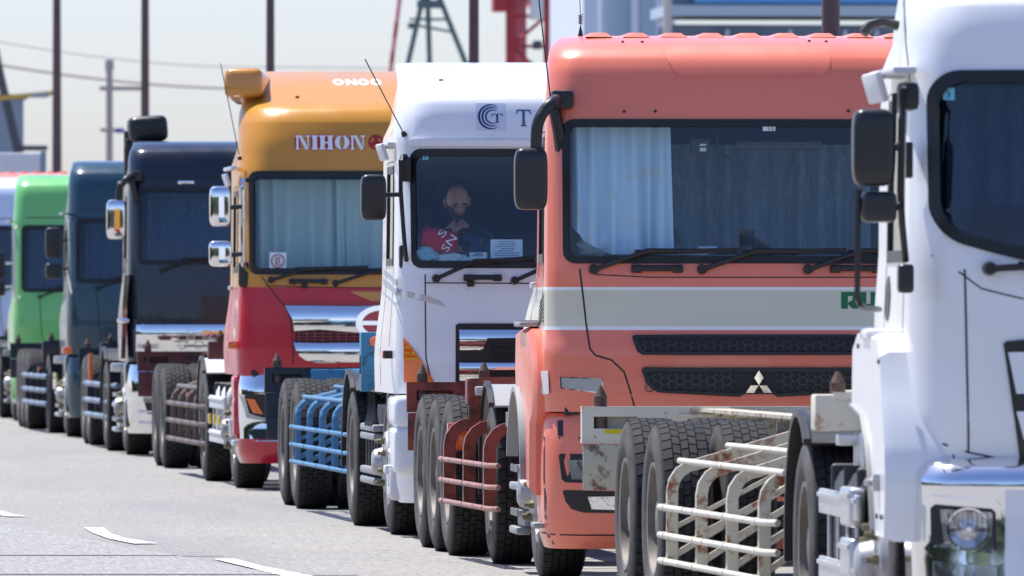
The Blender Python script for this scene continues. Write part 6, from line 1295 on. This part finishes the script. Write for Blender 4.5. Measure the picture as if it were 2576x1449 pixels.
# pylon with splayed legs
zc = 360.0; c = at(1084, zc); o = tag(empty('pylon', c), 'grey-green steel pylon with three splayed legs behind the ochre roof', 'pylon'); X = lambda u: (at(u, zc).x - c.x); Zb = lambda v: bz(v, zc)
for u0, u1, y1 in ((1077, 1085, 3.0), (1062, 1025, -0.5), (1108, 1172, -0.5)):
    sl = (u1 - u0) / 160.0; ztop = Zb(-60); kz = lambda v: u0 + sl * v; vb = 757 + (HC) / S_ ; vb = 756.5 + FPX * HC / zc
    m = MB(); m.bar([(X(kz(-60)), 0, ztop), (X(kz(160)), y1 * 0.25, Zb(160)), (X(kz(vb)), y1, 0)], 0.18, 0.18, (0, 1, 0)); m.build('leg', 'pylon', o)
m = MB(); m.tube([(X(1030), 0, Zb(48)), (X(1130), 0, Zb(48))], 0.05); m.tube([(X(1042), 0, Zb(62)), (X(1140), 0, Zb(80))], 0.05); m.box((X(1036), 0, Zb(64)), (0.3, 0.3, 0.22), 0.04); m.box((X(1080), 0, Zb(10)), (0.9, 0.4, 0.3), 0.05); m.build('crossbar', 'pylon', o)
# leaning red and white mast
zc = 400.0; c = at(980, zc); o = tag(empty('boom_mast', c), 'thin leaning red and white boom left of the pylon', 'boom'); X = lambda u: (at(u, zc).x - c.x); Zb = lambda v: bz(v, zc); vs_ = [-40, 0, 55, 95, 130, 158, 185, 260, 400, 800]
for k in range(len(vs_) - 1):
    uu = lambda v: 1005 - v * 0.127; m = MB(); m.tube([(X(uu(vs_[k])), 0, max(0, Zb(vs_[k]))), (X(uu(vs_[k + 1])), 0, max(0.0, Zb(vs_[k + 1])))], 0.09, 8); m.build('mast_section', ('crane_red', 'crane_pink')[k % 2], o)
# utility pole
zc = 330.0; c = at(275, zc); o = tag(empty('utility_pole', c), 'beige utility pole with crossarms between two lamp posts', 'pole'); X = lambda u: (at(u, zc).x - c.x); Zb = lambda v: bz(v, zc)
m = MB(); m.cyl((0, 0, 0), (0, 0, Zb(152)), 0.13, 0.11, 14); m.cyl((0, 0, Zb(175)), (0, 0, Zb(150)), 0.16, 0.14, 14); m.build('pole', 'far_beige', o)
m = MB(); m.box((X(308), -0.1, Zb(222)), (X(366) - X(250), 0.14, 0.14)); m.build('crossarm', 'far_beige', o); m = MB(); m.box((X(270), -0.1, Zb(327)), (X(288) - X(252), 0.12, 0.12)); m.build('crossarm', 'far_beige', o)
m = MB(); m.box((X(301), -0.1, Zb(328)), (0.32, 0.2, 0.16), 0.05); m.build('transformer', 'sign_blue', o)
# sagging cables
for k, (v0, v1, r, lb) in enumerate(((163, 222, 0.048, 'thick pale overhead cable sagging past the utility pole'), (105, 168, 0.02, 'thin faint overhead wire above the thick cable'))):
    zc = 335.0; pts = [bp_(-400 + 40 * i, v1 + (v0 - v1) * ((600 - (-400 + 40 * i)) / 600.0) ** 1.7 if -400 + 40 * i < 600 else v1 + 4 * ((-400 + 40 * i - 600) / 400) ** 2, zc) for i in range(60)]
    m = MB(); m.tube(pts, r, 6); tag(m.build('overhead_cable', 'far_beige'), lb, 'cable')
# left: grey control tower, leaning strut, yellow boom, white box body
zc = 310.0; a, b = at(-140, zc), at(60, zc); o = tag(empty('tower_block', (a.x, a.y, 0)), 'grey-green harbour block at the left edge', 'building'); m = MB(); m.box(((b - a).x / 2, 3, bz(248, zc) / 2), ((b - a).x, 6, bz(248, zc))); m.build('wall', 'far_grey', o)
m = MB(); m.box(((b - a).x / 2, 3, bz(248, zc) + 0.08), ((b - a).x + 0.3, 6.3, 0.12)); m.build('roof', 'far_dark', o)
zc = 300.0; m = MB(); m.bar([bp_(-40, 0, zc), bp_(0, 190, zc), bp_(46, 385, zc), bp_(140, 790, zc)], 0.26, 0.26, (0, 1, 0)); m.box(bp_(86, 372, zc), (0.8, 0.3, 0.16), 0.03); tag(m.build('strut', 'far_dark'), 'dark leaning steel strut crossing the grey block', 'strut')
zc = 290.0; o = tag(empty('boom_crane', at(-200, zc)), 'yellow boom pointing right above the grey block', 'crane'); c = at(-200, zc)
m = MB(); m.bar([bp_(-200, 268, zc) - c, bp_(20, 244, zc) - c, bp_(138, 233, zc) - c], 0.2, 0.13, (0, 0, 1)); m.build('boom', 'boom_yellow', o); m = MB(); m.cyl((0, 0, 0), (0, 0, bz(268, zc)), 0.35, 0.28, 14); m.build('mast', 'boom_yellow', o); m = MB(); m.box(bp_(100, 240, zc) - c + Vector((0, -0.1, 0)), (0.5, 0.3, 0.12), 0.03); m.build('hook_block', 'far_grey', o)
zc = 180.0; a, b = at(-160, zc), at(116, zc); c = (a + b) / 2; o = tag(empty('container', (c.x, c.y, 0)), 'white box container with grey end post above the pink roof', 'container'); W_ = (b - a).length; zt = bz(384, zc)
m = MB(); m.box((0, 1.2, zt - 1.3), (W_ - 0.16, 2.4, 2.6), 0.03)
for k in range(14): m.box((-W_ / 2 + 0.15 + k * (W_ - 0.3) / 13, -0.01, zt - 1.3), (0.05, 0.03, 2.4), 0.008)
m.build('box_wall', 'mast_white', o); m = MB(); m.box((W_ / 2 - 0.05, 1.2, zt - 1.3), (0.10, 2.44, 2.66), 0.01); m.box((-W_ / 2 + 0.05, 1.2, zt - 1.3), (0.10, 2.44, 2.66), 0.01); m.build('end_frame', 'far_grey', o)
m = MB(); m.box((0, 1.2, zt - 2.7), (W_, 2.3, 0.18)); m.build('chassis_rail', 'chassis', o)
for x in (-W_ / 2 + 0.5, W_ / 2 - 0.5): wheel(o, x, 0.3, 'front', -1)

# unseen tree belt added behind the camera to darken what chrome and glass reflect
reg('tree_belt_green', Mat('unseen_belt_green', S(62, 74, 52), 0.9).spots(S(36, 46, 32), 1.2, 0.45, 0.6, 0.9))
rnd = random.Random(9); m = MB()
for k in range(90):
    x = -90 + 2.4 * k + rnd.uniform(-1, 1); h = rnd.uniform(5, 10); y = -38 + rnd.uniform(-4, 4)
    for q in range(9):
        bm = bmesh.new(); bmesh.ops.create_icosphere(bm, subdivisions=1, radius=rnd.uniform(1.3, 2.4))
        for v in bm.verts: v.co *= rnd.uniform(0.75, 1.25)
        m.bm(bm, (x + rnd.uniform(-2, 2), y + rnd.uniform(-2, 2), h * (0.12 + 0.1 * q)))
for k in range(60):  # second unseen row, added at left for darker side reflections
    y = -36 + 2.6 * k; h = rnd.uniform(4, 7)
    for q in range(8):
        bm = bmesh.new(); bmesh.ops.create_icosphere(bm, subdivisions=1, radius=rnd.uniform(1.3, 2.4))
        for v in bm.verts: v.co *= rnd.uniform(0.75, 1.25)
        m.bm(bm, (-44 + rnd.uniform(-3, 3), y + rnd.uniform(-2, 2), h * (0.12 + 0.11 * q)))
tag(m.build('unseen_tree_belt', 'tree_belt_green', None, 20, fix=False), None, None, None, 'stuff')
